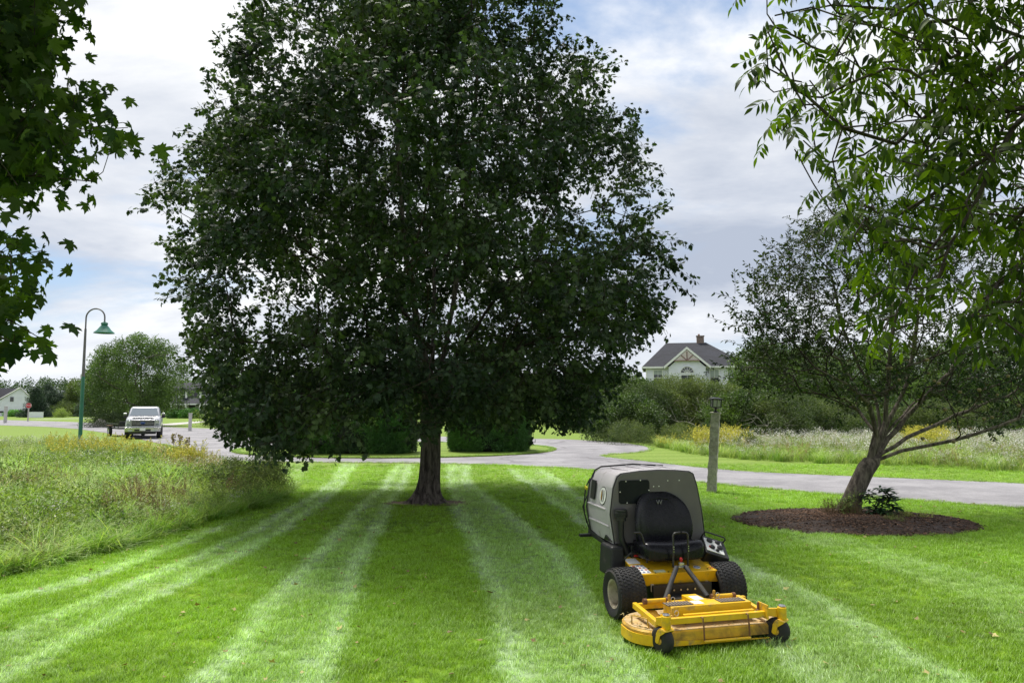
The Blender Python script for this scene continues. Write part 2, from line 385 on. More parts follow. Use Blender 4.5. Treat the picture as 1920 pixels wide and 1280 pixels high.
def asphaltmat():
    m, t, b = newmat('asphalt'); g = N(t, 'ShaderNodeNewGeometry'); v = g.outputs['Position']
    c = mixc(t, maprange(t, noise(t, v, .5, 7, .65), .38, .62), (0.185, 0.18, 0.192), (0.265, 0.258, 0.27))
    c = mixc(t, 1.0, c, maprange(t, noise(t, v, 40, 4, .8), .3, .7, .75, 1.25), 'MULTIPLY')
    c = mixc(t, maprange(t, noise(t, v, 1.8, 8, .7, .5), .56, .68, 0, .30), c, (0.13, 0.125, 0.13))
    # tar filled cracks and darker tyre paths
    vo = N(t, 'ShaderNodeTexVoronoi'); vo.feature = 'DISTANCE_TO_EDGE'; vo.inputs['Scale'].default_value = .22
    wv = N(t, 'ShaderNodeVectorMath'); wv.operation = 'ADD'; nn = N(t, 'ShaderNodeTexNoise'); nn.inputs['Scale'].default_value = .6; nn.inputs['Detail'].default_value = 5
    L(t, v, nn.inputs['Vector']); sc_ = N(t, 'ShaderNodeVectorMath'); sc_.operation = 'SCALE'; sc_.inputs['Scale'].default_value = 2.2; L(t, nn.outputs['Color'], sc_.inputs[0])
    L(t, v, wv.inputs[0]); L(t, sc_.outputs[0], wv.inputs[1]); L(t, wv.outputs[0], vo.inputs['Vector'])
    cr = maprange(t, vo.outputs['Distance'], 0.010, 0.026, 1, 0)
    sy = N(t, 'ShaderNodeSeparateXYZ'); L(t, v, sy.inputs[0])
    cr = math_(t, 'MULTIPLY', cr, maprange(t, sy.outputs[1], 22, 27))
    c = mixc(t, math_(t, 'MULTIPLY', cr, .55), c, (0.09, 0.085, 0.09))
    L(t, c, b.inputs['Base Color']); b.inputs['Roughness'].default_value = .85; b.inputs['Specular IOR Level'].default_value = .3
    bn = N(t, 'ShaderNodeBump'); bn.inputs['Strength'].default_value = .3; bn.inputs['Distance'].default_value = .01
    L(t, noise(t, v, 60, 3, .8), bn.inputs['Height']); L(t, bn.outputs[0], b.inputs['Normal']); return m
ASPH = asphaltmat()
SOIL = mat('soil', (0.13, 0.095, 0.055), .95, var=.35, scale=5, bump=.6, bscale=30)
def ell(c, r, n=72, j=0.0): return [(c[0] + r[0] * (1 + random.uniform(-j, j)) * math.cos(a), c[1] + r[1] * (1 + random.uniform(-j, j)) * math.sin(a)) for a in [2 * math.pi * i / n for i in range(n)]]
rp = smooth_poly(ROAD, 1)
def offset_poly(poly, d):
    out = []; n = len(poly)
    for i in range(n):
        a = Vector(poly[i - 1]); b = Vector(poly[(i + 1) % n]); t_ = (b - a).normalized(); out.append((poly[i][0] + t_.y * d, poly[i][1] - t_.x * d))
    return out
SHO = mat('shoulder', (0.17, 0.125, 0.07), .95, var=.3, scale=2, bump=.4)
def ring_sheet(name, poly, w, z, m, label):
    n_ = len(poly); b_ = MB(); V_ = []
    for i in range(n_):
        a = Vector(poly[i - 1]); b = Vector(poly[(i + 1) % n_]); t_ = (b - a).normalized(); k = w * random.uniform(.3, 1.5); q = Vector((-t_.y, t_.x)); c = Vector(poly[i]); V_ += [(*(c - q * k), z), (*(c + q * k), z)]
    b_.add(V_, [(2 * i, 2 * ((i + 1) % n_), 2 * ((i + 1) % n_) + 1, 2 * i + 1) for i in range(n_)]); o = b_.build(name, m); return tag(o, label, kind='structure')
ring_sheet('road_shoulder', [p for p in dense(rp, .35) if p[1] < 60], .09, .004, SHO, 'thin strip of bare earth along the asphalt edge')
sheet('road', dense(rp, .4, .02), .010, ASPH, 'pale grey worn asphalt street with a turning circle')
isl = ell(ISL_C, ISL_R, 120, .004)
sheet('traffic_island_edge', ell(ISL_C, (ISL_R[0] + .12, ISL_R[1] + .12), 120, .006), .014, MATS['shoulder'], 'earth edge of the round grass island')
sheet('traffic_island', isl, .05, LAWN, 'round grass island in the turning circle carrying the hedges', skirt=.06)
# driveway strips and pavements on the far side
CONC = mat('pale_paving', (0.40, 0.385, 0.37), .85, var=.1, scale=1.5, bump=.2)
def strip(name, pts, w, z, m, label):
    a = []; b = []
    for i, p in enumerate(pts):
        p = Vector(p); q = Vector(pts[min(i + 1, len(pts) - 1)]) - Vector(pts[max(i - 1, 0)]); n_ = Vector((-q.y, q.x)).normalized() * w / 2
        a.append(tuple(p + n_)); b.append(tuple(p - n_))
    return sheet(name, a + b[::-1], z, m, label)
strip('driveway', [G(300, 797), G(345, 793), G(400, 789), G(470, 786)], 2.6, .014, CONC, 'pale driveway leading to the house with a porch')
strip('footpath', [G(60, 786), G(180, 783.5), G(300, 781)], 2.0, .008, CONC, 'pale path in front of the far white house')
# mulch bed
MULCH = mat('mulch', (0.035, 0.022, 0.016), .95, var=.5, scale=14, bump=1.0, bscale=60)
mb = MB(); n = 64
rings = [(1.0, .004), (.97, .03), (.8, .06), (.5, .08), (.2, .09)]
for rr, z in rings:
    for k in range(n):
        a = 2 * math.pi * k / n; w_ = 1 + .025 * math.sin(5 * a) + .02 * math.sin(11 * a + 1)
        mb.v.append((BED_C[0] + BED_R[0] * rr * w_ * math.cos(a), BED_C[1] + BED_R[1] * rr * w_ * math.sin(a), z + random.uniform(-.008, .008) * (rr < .99)))
for i in range(len(rings) - 1):
    for k in range(n): mb.f.append((i * n + k, i * n + (k + 1) % n, (i + 1) * n + (k + 1) % n, (i + 1) * n + k)); mb.mi.append(0)
mb.f.append(tuple(4 * n + k for k in range(n))); mb.mi.append(0)
tag(mb.build('mulch_bed', MULCH, smooth=True), 'oval bed of dark bark mulch round the leaning tree', kind='structure')
mb = MB(); mb.prism(ell((-1.72, 15.75), (.95, .42), 40, .08), .001, .012); tag(mb.build('bare_soil', SOIL), 'thin worn patch of bare soil round the foot of the maple', kind='structure')

# ---- grass blades on the near lawn
def blades(nb, h0, h1, spread, w, lean, segs=2, mname='blade', curve=.5, up=0.0):
    V = []; Fc = []; 
    for _ in range(nb):
        a = rng.uniform(0, 6.283); rr = spread * math.sqrt(rng.uniform()); bx, by = rr * math.cos(a), rr * math.sin(a)
        h = rng.uniform(h0, h1); d = rng.uniform(0, 6.283); ln = lean * rng.uniform(.3, 1.3) * h; px, py = -math.sin(d), math.cos(d); o = len(V)
        for k in range(segs + 1):
            s = k / segs; ww = w * (1 - s) ** .7 * .5; q = s ** (1 + curve); x = bx + math.cos(d) * ln * q; y = by + math.sin(d) * ln * q; z = h * (s - up * s * s * .5) * (1 - .25 * lean * s * s)
            if k < segs: V += [(x - px * ww, y - py * ww, z), (x + px * ww, y + py * ww, z)]
            else: V += [(x, y, z)]
        for k in range(segs - 1): Fc += [(o + 2 * k, o + 2 * k + 1, o + 2 * k + 3), (o + 2 * k, o + 2 * k + 3, o + 2 * k + 2)]
        Fc += [(o + 2 * segs - 2, o + 2 * segs - 1, o + 2 * segs)]
    return np.array(V), np.array(Fc)
GRASS = leafmat('lawn_blade', (0.215, 0.385, 0.010), (0.46, 0.61, 0.35), .35, .45, tcol=(1.2, 1.25, .5), spec=.35, rndamt=.35)
vo_ = []
for i in range(8):
    V, Fc = blades(30, .025, .06, .075, .0045, .9); vo_.append(npmesh('v', V, Fc, [GRASS]))
variant_coll('lawn_tuft', vo_)
def lawn_ok(X, Y):
    ok = ~inpoly(X, Y, rp) & ~inpoly(X, Y, MEADOW)
    ok &= ((X + 1.74) / .75) ** 2 + ((Y - 15.72) / .34) ** 2 > 1.0
    ok &= ((X - BED_C[0]) / BED_R[0]) ** 2 + ((Y - BED_C[1]) / BED_R[1]) ** 2 > 1.0
    return ok
def lawn_zone(y0, y1, dens):
    n_ = int((y1 - y0) * (y0 + y1) * .72 * dens); Y = np.sqrt(rng.uniform(y0 ** 2, y1 ** 2, n_)); X = rng.uniform(-.74, .74, n_) * (Y + .4)
    k = lawn_ok(X, Y); return X[k], Y[k]
Xs, Ys = [], []
for a, b, d in ((4.9, 8, 420), (8, 12, 240), (12, 18, 110), (18, 26, 42)):
    x, y = lawn_zone(a, b, d); Xs.append(x); Ys.append(y)
X = np.concatenate(Xs); Y = np.concatenate(Ys); n = len(X)
st = stripe(X, Y); dry = np.clip((fbm(X - 9, Y + 3, 1.1) - .62) * 5, 0, 1)
tuftmix = np.clip(st * .82 + dry * .18 + rng.normal(0, .09, n) + .02, 0, 1)
s_ = rng.uniform(.75, 1.25, n) * (1 + np.clip((Y - 10) * .03, 0, .5)) * (.8 + .5 * fbm(X, Y, .7))
lean = st * .5
rot = np.stack([-(.1 + .45 * st) + rng.uniform(-.15, .15, n), rng.uniform(-.2, .2, n), rng.uniform(-.6, .6, n) + np.where(rng.uniform(size=n) < .5, 0, 0)], 1)
scatter('lawn_grass', 'lawn_tuft', np.stack([X, Y, np.full(n, -.004)], 1), rot, s_, np.stack([tuftmix, .76 + .80 * fbm(X + 5, Y * .8, 2.6) - .10 * (1 - st) + rng.normal(0, .13, n), np.zeros(n)], 1), label='short mown grass blades of the near lawn, striped pale and dark', cat=None)
# grass edge hanging over the island rim
a = rng.uniform(0, 6.283, 2600); X = ISL_C[0] + ISL_R[0] * .995 * np.cos(a) + rng.normal(0, .05, 2600); Y = ISL_C[1] + ISL_R[1] * .995 * np.sin(a) + rng.normal(0, .05, 2600)
scatter('island_edge_grass', 'lawn_tuft', np.stack([X, Y, np.full(2600, .03)], 1), None, rng.uniform(1, 1.9, 2600), np.stack([rng.uniform(0, .4, 2600), rng.uniform(.6, 1, 2600), np.zeros(2600)], 1), label='ragged grass along the rim of the round island')
# mulch chips
chip = []
for i in range(6):
    b_ = MB(); b_.box((0, 0, .006), (rng.uniform(.03, .07), rng.uniform(.012, .022), .007), (0, 0, .2), taper=.8); chip.append(b_.build('v', leafmat('bark_chip', (0.028, 0.018, 0.013), (0.20, 0.115, 0.07), 0, .9)))
variant_coll('bark_chip', chip)
n = 11000; a = rng.uniform(0, 6.283, n); r = np.sqrt(rng.uniform(0, 1.0, n)) * (1 + np.abs(rng.normal(0, .018, n))); x = BED_C[0] + BED_R[0] * r * np.cos(a); y = BED_C[1] + BED_R[1] * r * np.sin(a)
scatter('mulch_chips', 'bark_chip', np.stack([x, y, .008 + .075 * np.clip(1 - r ** 2.2, 0.02, 1) ** .8], 1), np.stack([rng.normal(0, .35, n), rng.normal(0, .35, n), rng.uniform(0, 6.28, n)], 1), rng.uniform(.7, 1.7, n),
        np.stack([np.clip(rng.exponential(.2, n) + .95 * (np.exp(-((x - 5.8) / .9) ** 2 - ((y - 13.6) / .6) ** 2)) * rng.uniform(0, 1, n), 0, 1), rng.uniform(.6, 1.3, n), np.zeros(n)], 1), label='loose bark chips and dead leaves covering the oval bed')

# fallen leaves and clippings on the lawn
LIT = leafmat('fallen_leaf_colour', (0.13, 0.075, 0.035), (0.38, 0.33, 0.13), .1, .7)
fl = []
for i in range(4):
    V = np.array([(0, 0, 0), (.5, .35, .18), (.15, .5, .05), (0, 1, .2), (-.2, .5, .12), (-.5, .3, .02)]) * .055 * (1 + .2 * i); fl.append(npmesh('v', V, np.array([(0, 1, 2), (0, 2, 3), (0, 3, 4), (0, 4, 5)]), [LIT]))
variant_coll('fallen_leaf', fl)
n = 900; Y = rng.uniform(5, 24, n); X = rng.uniform(-.7, .7, n) * Y; k = lawn_ok(X, Y); X, Y = X[k], Y[k]; n = len(X)
scatter('fallen_leaves', 'fallen_leaf', np.stack([X, Y, np.full(n, .035)], 1), rng.uniform(-.5, .5, (n, 3)) * np.array([1, 1, 12]), rng.uniform(.3, 1.0, n) , np.stack([rng.uniform(0, 1, n), rng.uniform(.7, 1.3, n), np.zeros(n)], 1), label='few small dry leaves and clippings lying on the mown lawn')

# grass creeping over the asphalt edge
E_ = np.array([p for p in dense(rp, .06, .0) if 10 < p[1] < 40 and abs(p[0]) < .75 * p[1]]); E_ = E_ + rng.normal(0, .055, E_.shape); n = len(E_)
scatter('verge_grass', 'lawn_tuft', np.column_stack([E_, np.full(n, .0)]), None, rng.uniform(.8, 1.8, n), np.stack([rng.uniform(0, .55, n), rng.uniform(.6, 1.15, n), np.zeros(n)], 1), label='untrimmed grass creeping over the street edge')
# ================================================================ TREES
def barkmat(name, ca, cb, s=14, bump=1.0):
    m, t, b = newmat(name); tcn = N(t, 'ShaderNodeTexCoord'); v = mapping(t, tcn.outputs['Object'], (1, 1, .22))
    n_ = noise(t, v, s, 7, .65, .4); c = mixc(t, maprange(t, n_, .35, .65), tuple(ca), tuple(cb))
    c = mixc(t, maprange(t, noise(t, tcn.outputs['Object'], 3, 4, .6), .55, .7, 0, .35), c, (0.11, 0.12, 0.08))
    L(t, c, b.inputs['Base Color']); b.inputs['Roughness'].default_value = .92; b.inputs['Specular IOR Level'].default_value = .2
    bn = N(t, 'ShaderNodeBump'); bn.inputs['Strength'].default_value = bump; bn.inputs['Distance'].default_value = .02
    L(t, n_, bn.inputs['Height']); L(t, bn.outputs[0], b.inputs['Normal']); MATS[name] = m; return m
BARK = barkmat('maple_bark', (0.030, 0.024, 0.023), (0.15, 0.125, 0.115))
BARK2 = barkmat('grey_bark', (0.05, 0.042, 0.036), (0.17, 0.145, 0.12))
TWIG = barkmat('twig_bark', (0.022, 0.017, 0.014), (0.06, 0.048, 0.038), 30, .4)

# ---- leaf outlines
def maple_outline(full=True):
    if full:   # half outline of a maple leaf, stem at origin, tip at (0,1)
        h = [(0, 0), (.10, .02), (.30, -.10), (.27, .04), (.42, .03), (.36, .14), (.30, .20), (.52, .22), (.74, .34), (.62, .38), (.66, .50), (.50, .46), (.36, .42), (.24, .44), (.32, .62), (.36, .76), (.24, .72), (.14, .82), (0, 1.05)]
    else:
        h = [(0, 0), (.30, -.06), (.22, .14), (.66, .36), (.27, .40), (.30, .68), (0, 1.0)]
    return h + [(-x, y) for x, y in h[-2:0:-1]]
def fan_leaf(outline, size, curl, c=(0, .32)):
    pts = [(c[0], c[1])] + list(outline); V = []
    for x, y in pts:
        z = -curl * (x * x * .9 + max(y - .3, 0) ** 2 * .8) + .06 * abs(math.sin(9 * x)) * (1 - abs(x))
        V.append((x * size, y * size, z * size))
    n_ = len(outline); return np.array(V), [(0, 1 + i, 1 + (i + 1) % n_) for i in range(n_)]
def lance(length, width, fold=.25, curl=.2, seg=3):
    ws = {3: (.85, .8), 2: (1,), 4: (.7, 1, .62)}[seg]; V = [(0, 0, 0)]; Fc = []
    for i, w_ in enumerate(ws):
        s = (i + 1) / seg; y = s * length; z = -curl * s * s * length; V += [(-w_ * width / 2, y, z + fold * w_ * width / 2), (0, y, z), (w_ * width / 2, y, z + fold * w_ * width / 2)]
    V.append((0, length, -curl * length)); n_ = len(ws); t_ = 3 * n_ + 1
    Fc += [(0, 2, 1), (0, 3, 2)]
    for i in range(n_ - 1):
        o = 1 + 3 * i
        for q in (0, 1): Fc += [(o + q, o + q + 1, o + q + 4), (o + q, o + q + 4, o + q + 3)]
    o = 1 + 3 * (n_ - 1); Fc += [(o, o + 1, t_), (o + 1, o + 2, t_)]
    return np.array(V), Fc
def frame(d, up, roll=0.0):
    """matrix with local +Y along d and local +Z as near as may be to up"""
    d = d / (np.linalg.norm(d) + 1e-9); x = np.cross(d, up); x /= (np.linalg.norm(x) + 1e-9); z = np.cross(x, d)
    if roll: x, z = x * math.cos(roll) + z * math.sin(roll), z * math.cos(roll) - x * math.sin(roll)
    return np.stack([x, d, z], 1)
def twig_variant(m_leaf, m_twig, length, nl, leaf, droop=.5, petiole=.06, spread=1.0, tw=.006):
    """a twig along +X with leaves round it"""
    V = []; Fc = []; mi = []
    def put(v, f, k):
        o = sum(len(q) for q in V); V.append(v); 
        for a in f: Fc.append((a[0] + o, a[1] + o, a[2] + o)); mi.append(k)
    pth = [np.array([s * length, .04 * math.sin(s * 5) * length, -.12 * length * s * s]) for s in (0, .5, 1)]
    for a, b in zip(pth[:-1], pth[1:]):
        r = tw; vv = []
        for p, q in ((a, r), (b, r * .5)):
            for k in range(3): an = 2.094 * k; vv.append(p + np.array([0, q * math.cos(an), q * math.sin(an)]))
        put(np.array(vv), [(0, 1, 4), (0, 4, 3), (1, 2, 5), (1, 5, 4), (2, 0, 3), (2, 3, 5)], 1)
    for i in range(nl):
        s = rng.uniform(.1, 1.05); p = np.array([s * length, .04 * math.sin(s * 5) * length, -.12 * length * s * s])
        a = rng.uniform(0, 6.283); d = np.array([rng.uniform(.1, .9), math.cos(a) * spread, math.sin(a) * spread * .6]); d /= np.linalg.norm(d)
        p = p + d * petiole * rng.uniform(.5, 1.5)
        d = d + np.array([0, 0, -droop * rng.uniform(.4, 1.6)]); up = np.array([rng.normal(0, .35), rng.normal(0, .35), 1.0])
        M = frame(d, up, rng.normal(0, .3)); v, f = leaf(rng.uniform(.75, 1.2)); put(v @ M.T + p, f, 0)
    return npmesh('v', np.concatenate(V), np.array(Fc), [m_leaf, m_twig], mi=mi)
MAPLE_L = leafmat('maple_leaf', (0.030, 0.052, 0.030), (0.090, 0.128, 0.050), .22, .5, tcol=(1.3, 1.55, .55), spec=.12)
mo = maple_outline(False)
def ml(s): return fan_leaf(mo, .088 * s, rng.uniform(.1, .6))
variant_coll('maple_twig', [twig_variant(MAPLE_L, TWIG, .40, 19, ml, .55, .07) for _ in range(8)])
APPLE_L = leafmat('apple_leaf', (0.020, 0.042, 0.016), (0.085, 0.100, 0.035), .25, .6, spec=.15)
def al(s): return lance(.075 * s, .034 * s, .3, .2, 3)
variant_coll('apple_twig', [twig_variant(APPLE_L, TWIG, .42, 14, al, .15, .012, .8, .005) for _ in range(6)])
def clump(m, nl, rad, size, flat=.8, asp=.55):
    V = []; Fc = []
    for i in range(nl):
        d = rng.normal(0, 1, 3); d /= np.linalg.norm(d); p = d * rad * rng.uniform(.3, 1) ** .6; p[2] *= flat
        M = frame(rng.normal(0, 1, 3) + d * .6, rng.normal(0, 1, 3)); s = size * rng.uniform(.6, 1.3)
        q = np.array([(0, 0, 0), (asp * s / 2, s * .5, .1 * s), (0, s, 0), (-asp * s / 2, s * .5, .1 * s)]) @ M.T + p; o = 4 * i
        V.append(q); Fc += [(o, o + 1, o + 2), (o, o + 2, o + 3)]
    return npmesh('v', np.concatenate(V), np.array(Fc), [m])
TREE_L = leafmat('tree_leaf', (0.030, 0.062, 0.018), (0.105, 0.165, 0.035), .25, .55)
variant_coll('leaf_clump', [clump(TREE_L, 70, .5, .15) for _ in range(5)])
SHRUB_L = leafmat('shrub_leaf', (0.040, 0.072, 0.022), (0.14, 0.175, 0.05), .25, .6)
variant_coll('shrub_clump', [clump(SHRUB_L, 80, .30, .070, .9, .4) for _ in range(5)])
NEEDLE = leafmat('needle', (0.020, 0.045, 0.028), (0.06, 0.10, 0.055), .05, .6)
variant_coll('needle_clump', [clump(NEEDLE, 60, .42, .22, .5, .14) for _ in range(4)])
YEW = leafmat('yew_leaf', (0.035, 0.11, 0.022), (0.11, 0.27, 0.035), .15, .5)
variant_coll('hedge_clump', [clump(YEW, 70, .16, .06, .9, .3) for _ in range(4)])

# ---- branch skeletons
class Skel:
    def __init__(s): s.p = []; s.par = []; s.len = []; s.fix = []
    def add(s, p, par): s.p.append(np.array(p, float)); s.par.append(par); s.len.append(0 if par < 0 else s.len[par] + np.linalg.norm(s.p[-1] - s.p[par])); return len(s.p) - 1
    def path(s, pts, par=-1, step=.35):
        ids = []
        for i, q in enumerate(pts):
            q = np.array(q, float)
            if par >= 0:
                a = s.p[par]; d = np.linalg.norm(q - a); n_ = max(1, int(d / step))
                for k in range(1, n_ + 1): par = s.add(a + (q - a) * k / n_ + (rng.normal(0, .018 * min(d, 1), 3) if k < n_ else 0), par); ids.append(par)
            else: par = s.add(q, -1); ids.append(par)
        return ids
    def grow(s, T, pw=.35, step=.35, sag=.08, start=0, order=None):
        tips = []; o = np.argsort(order if order is not None else np.linalg.norm(T - s.p[start], axis=1))
        for i in o:
            t_ = T[i]; P = np.array(s.p); Ln = np.array(s.len); d = np.linalg.norm(P - t_, axis=1); dz = P[:, 2] - t_[2]
            c = d + pw * Ln + np.maximum(dz, 0) * .35; c[:start] += 99; j = int(np.argmin(c)); a = P[j]; dd = d[j]
            if dd < 1e-3: tips.append(j); continue
            n_ = max(1, int(dd / step)); pd = (a - P[s.par[j]]) if s.par[j] >= 0 else np.array([0, 0, 1.]); pd /= (np.linalg.norm(pd) + 1e-9)
            c1 = a + pd * dd * .35; par = j
            for k in range(1, n_ + 1):
                u = k / n_; q = a * (1 - u) ** 2 + 2 * c1 * u * (1 - u) + t_ * u * u; q = q + np.array([0, 0, sag * dd * math.sin(u * 3.14)]) + (rng.normal(0, .03, 3) * min(dd, 1) if k < n_ else 0)
                par = s.add(q, par)
            tips.append(par)
        return tips, o
    def radii(s, tip=.006, e=2.4, mx=1e9):
        n_ = len(s.p); ch = np.zeros(n_)
        for i in range(n_ - 1, -1, -1):
            if ch[i] == 0: ch[i] = tip ** e
            if s.par[i] >= 0: ch[s.par[i]] += ch[i]
        return np.minimum(ch ** (1 / e), mx)
    def mesh(s, name, rad, m, parent, seg=6, sel=None, minr=0.0, maxr=1e9):
        P = np.array(s.p); par = np.array(s.par); n_ = len(P); k = np.where(par >= 0)[0]
        if sel is not None: k = k[sel[k]]
        k = k[(rad[k] >= minr) & (rad[k] < maxr)]
        # direction at each node: towards its parent
        D = np.zeros_like(P); g = par >= 0; D[g] = P[g] - P[par[g]]; D[~g] = (0, 0, 1); D /= (np.linalg.norm(D, axis=1)[:, None] + 1e-9)
        up = np.where(np.abs(D[:, 2:3]) > .9, np.array([[1., 0, 0]]), np.array([[0, 0, 1.]])); A = np.cross(D, up); A /= np.linalg.norm(A, axis=1)[:, None]; B = np.cross(D, A)
        V = []; th = 2 * np.pi * np.arange(seg) / seg
        q = par[k]; rp_ = np.minimum(rad[q], rad[k] * 1.5)
        c0 = P[q][:, None] + (A[k][:, None] * np.cos(th)[None, :, None] + B[k][:, None] * np.sin(th)[None, :, None]) * rp_[:, None, None]
        c1 = P[k][:, None] + (A[k][:, None] * np.cos(th)[None, :, None] + B[k][:, None] * np.sin(th)[None, :, None]) * rad[k][:, None, None] + D[k][:, None] * rad[k][:, None, None] * .3
        V = np.concatenate([c0, c1], 1).reshape(-1, 3); o = (np.arange(len(k)) * 2 * seg)[:, None, None]; i = np.arange(seg); j = (i + 1) % seg
        Fq = (np.stack([i, j, seg + j, seg + i], 1)[None] + o).reshape(-1, 4)
        return npmesh(name, V, Fq, [m], smooth=True, parent=parent)
def trunk_mesh(name, path, rads, m, parent, seg=40, flare=0.0, nl=7, ridge=.03, ph=0.0):
    path = [Vector(p) for p in path]; V = []; n_ = len(path); z0 = path[0].z
    for i, (p, r) in enumerate(zip(path, rads)):
        for k in range(seg):
            a = 2 * math.pi * k / seg; h = p.z - z0
            fl = flare * math.exp(-h / .16) * (0.55 + .45 * math.cos(nl * a + ph) + .35 * math.cos(3 * a + 1 + ph))
            rd = 1 + ridge * math.sin(13 * a + h * 2 + math.sin(h * 4)) + ridge * .7 * math.sin(23 * a - h * 1.5) + ridge * .5 * random.uniform(-1, 1)
            rr = r * rd + max(fl, -.02) * r * 2
            V.append((p.x + rr * math.cos(a), p.y + rr * math.sin(a), p.z))
    i = np.arange(seg); j = (i + 1) % seg
    Fq = np.concatenate([np.stack([q * seg + i, q * seg + j, (q + 1) * seg + j, (q + 1) * seg + i], 1) for q in range(n_ - 1)])
    return npmesh(name, V, Fq, [m], smooth=True, parent=parent)

# ---------------------------------------------------------------- the big maple
MX, MY = -1.74, 15.75
maple = empty('maple_tree', (MX, MY, 0), 0, 'large dense dark green maple spreading over the striped lawn', 'tree')
tp = [(0, 0, -.05), (.0, 0, .05), (.0, 0, .15), (.01, 0, .3), (.02, 0, .5), (.03, 0, .8), (.04, 0, 1.2), (.04, 0, 1.6), (.05, 0, 2.0), (.08, 0, 2.4), (.1, 0, 2.7)]
trunk_mesh('trunk', tp, [.275, .265, .25, .23, .215, .205, .20, .20, .21, .225, .2], BARK, maple, 72, .55, 5, .04, 2.0)
# width of the crown over height, half width in metres and centre offset
PZ = [0.9, 1.5, 2.2, 2.8, 3.8, 4.9, 6.0, 7.6, 9.0, 10.5, 11.8, 12.8, 13.5]
PR = [3.4, 4.5, 5.0, 5.1, 5.35, 5.6, 5.6, 5.1, 4.35, 3.6, 2.6, 1.6, .5]
PC = [-.2, -.15, -.1, -.08, -.1, -.1, -.12, -.15, -.12, -.05, .1, .15, .2]
def crown_pts(n_, seed):
    r_ = np.random.default_rng(seed); out = []
    while len(out) < n_:
        z = r_.uniform(.9, 13.4); a = r_.uniform(0, 2 * math.pi); R_ = np.interp(z, PZ, PR)
        lob = 1 + .09 * math.sin(3 * a + z * .9) + .07 * math.sin(5 * a - z * 1.7 + 1) + .05 * math.sin(9 * a + z * 3.1)
        q = r_.uniform(0, 1) ** .38
        if r_.uniform() > (R_ / 5.7) ** 1.3 + .05: continue
        r = R_ * lob * q - .18
        # underside: open around the trunk
        low_ = 1.0 if math.cos(a) < -.3 else 1.45
        if math.sin(a) < -.5: low_ = 1.5
        if math.sin(a) > .5: low_ = 1.9
        base = max(2.75 - .38 * r, low_)
        if z < base: continue
        x = r * math.cos(a) + np.interp(z, PZ, PC); y = r * math.sin(a) * .97
        # gaps
        if fbm(np.array(x * 1.0 + y * .6), np.array(z * 1.0 + 3 - y * .3), .85) < .43 and q > .12 and z > 3.0: continue
        out.append((x, y, z))
    return np.array(out)
OUTL = [(430, -400), (432, 0), (418, 60), (405, 120), (350, 165), (300, 185), (268, 250), (290, 315), (275, 395), (320, 480), (335, 560), (352, 640), (360, 690), (375, 740), (400, 800), (430, 830), (560, 860), (620, 850), (700, 830), (860, 822), (980, 812), (1100, 808), (1128, 760), (1150, 725), (1175, 690), (1215, 640), (1262, 610), (1285, 570), (1290, 480), (1262, 410), (1245, 330), (1205, 255), (1192, 180), (1125, 100), (1085, 50), (1042, 0), (1030, -400)]
def carve(T, mrg):
    """keep what lies within the measured outline of the tree"""
    w = T + np.array([MX, MY, -2.0]); yy = w[:, 1] * CA + w[:, 2] * SA; zz = -w[:, 1] * SA + w[:, 2] * CA; u = 960 + F * w[:, 0] / yy; v = 640 - F * zz / yy
    c = np.array([790., 420.]); q = np.stack([u, v], 1) - c; ln_ = np.linalg.norm(q, axis=1)[:, None]; q = c + q * (1 + mrg / ln_)
    return inpoly(q[:, 0], q[:, 1], OUTL)
T = crown_pts(1750, 3)
# a drooping lobe low on the left and a thin one on the right
ex = np.stack([rng.uniform(-4.6, -2.4, 42), rng.uniform(-2.2, .8, 42), rng.uniform(.95, 1.9, 42)], 1); ex = ex[(ex[:, 2] > 1.0 + .22 * np.abs(ex[:, 0] + 3.2) ** 2 * .6)]
er = np.stack([rng.uniform(2.2, 3.9, 14), rng.uniform(-1.5, 1, 14), rng.uniform(1.75, 2.6, 14)], 1)
T = np.concatenate([T, ex, er]); T = T[carve(T, 25)]; print('maple clusters', len(T))
sk = Skel(); base = sk.path([(.03, 0, 1.9), (.06, 0, 2.3)])
tops = [[(-.25, .0, 3.4), (-1.0, .1, 5.0), (-1.6, .1, 6.9), (-1.7, .1, 8.8), (-1.5, .1, 10.4), (-1.2, 0, 12)],
        [(.35, -.05, 3.3), (.55, -.1, 4.6), (.75, -.1, 6.2), (.9, 0, 8.0), (1.0, 0, 10.0), (.9, .1, 12)],
        [(.5, .3, 3.0), (1.4, .5, 4.4), (2.4, .5, 6.0), (2.9, .4, 7.6)],
        [(-.4, .3, 3.0), (-1.6, .8, 4.0), (-3.0, 1.0, 5.4), (-3.7, .9, 6.8)],
        [(0, .6, 3.4), (-.1, 1.6, 5.2), (-.1, 2.2, 7.5), (0, 1.9, 9.6)], [(-.1, -.6, 3.3), (-.3, -1.7, 5.0), (-.4, -2.3, 7.0), (-.2, -2.0, 9.2)],
        [(-.8, -.5, 2.7), (-2.2, -1.0, 3.2), (-3.8, -1.4, 3.3), (-4.7, -1.5, 2.8)], [(.9, -.4, 2.7), (2.2, -.9, 3.3), (3.6, -1.0, 3.5), (4.4, -1.2, 3.1)],
        [(.2, -.9, 2.5), (.3, -2.4, 3.0), (.5, -3.8, 3.0), (.5, -4.6, 2.4)], [(.7, .9, 2.9), (1.8, 2.3, 3.6), (2.6, 3.6, 4.2)], [(-.7, .9, 2.9), (-2, 2.4, 3.6), (-2.8, 3.5, 4.2)]]
for p in tops: sk.path(p, base[-1])
tips, order = sk.grow(T, .30, .35, .05, start=2)
rad = sk.radii(.0066, 2.15, .19)
sk.mesh('branch', rad, BARK, maple, 7, minr=.035)
tag(sk.mesh('twigs', rad, TWIG, maple, 4, maxr=.035), kind='stuff')
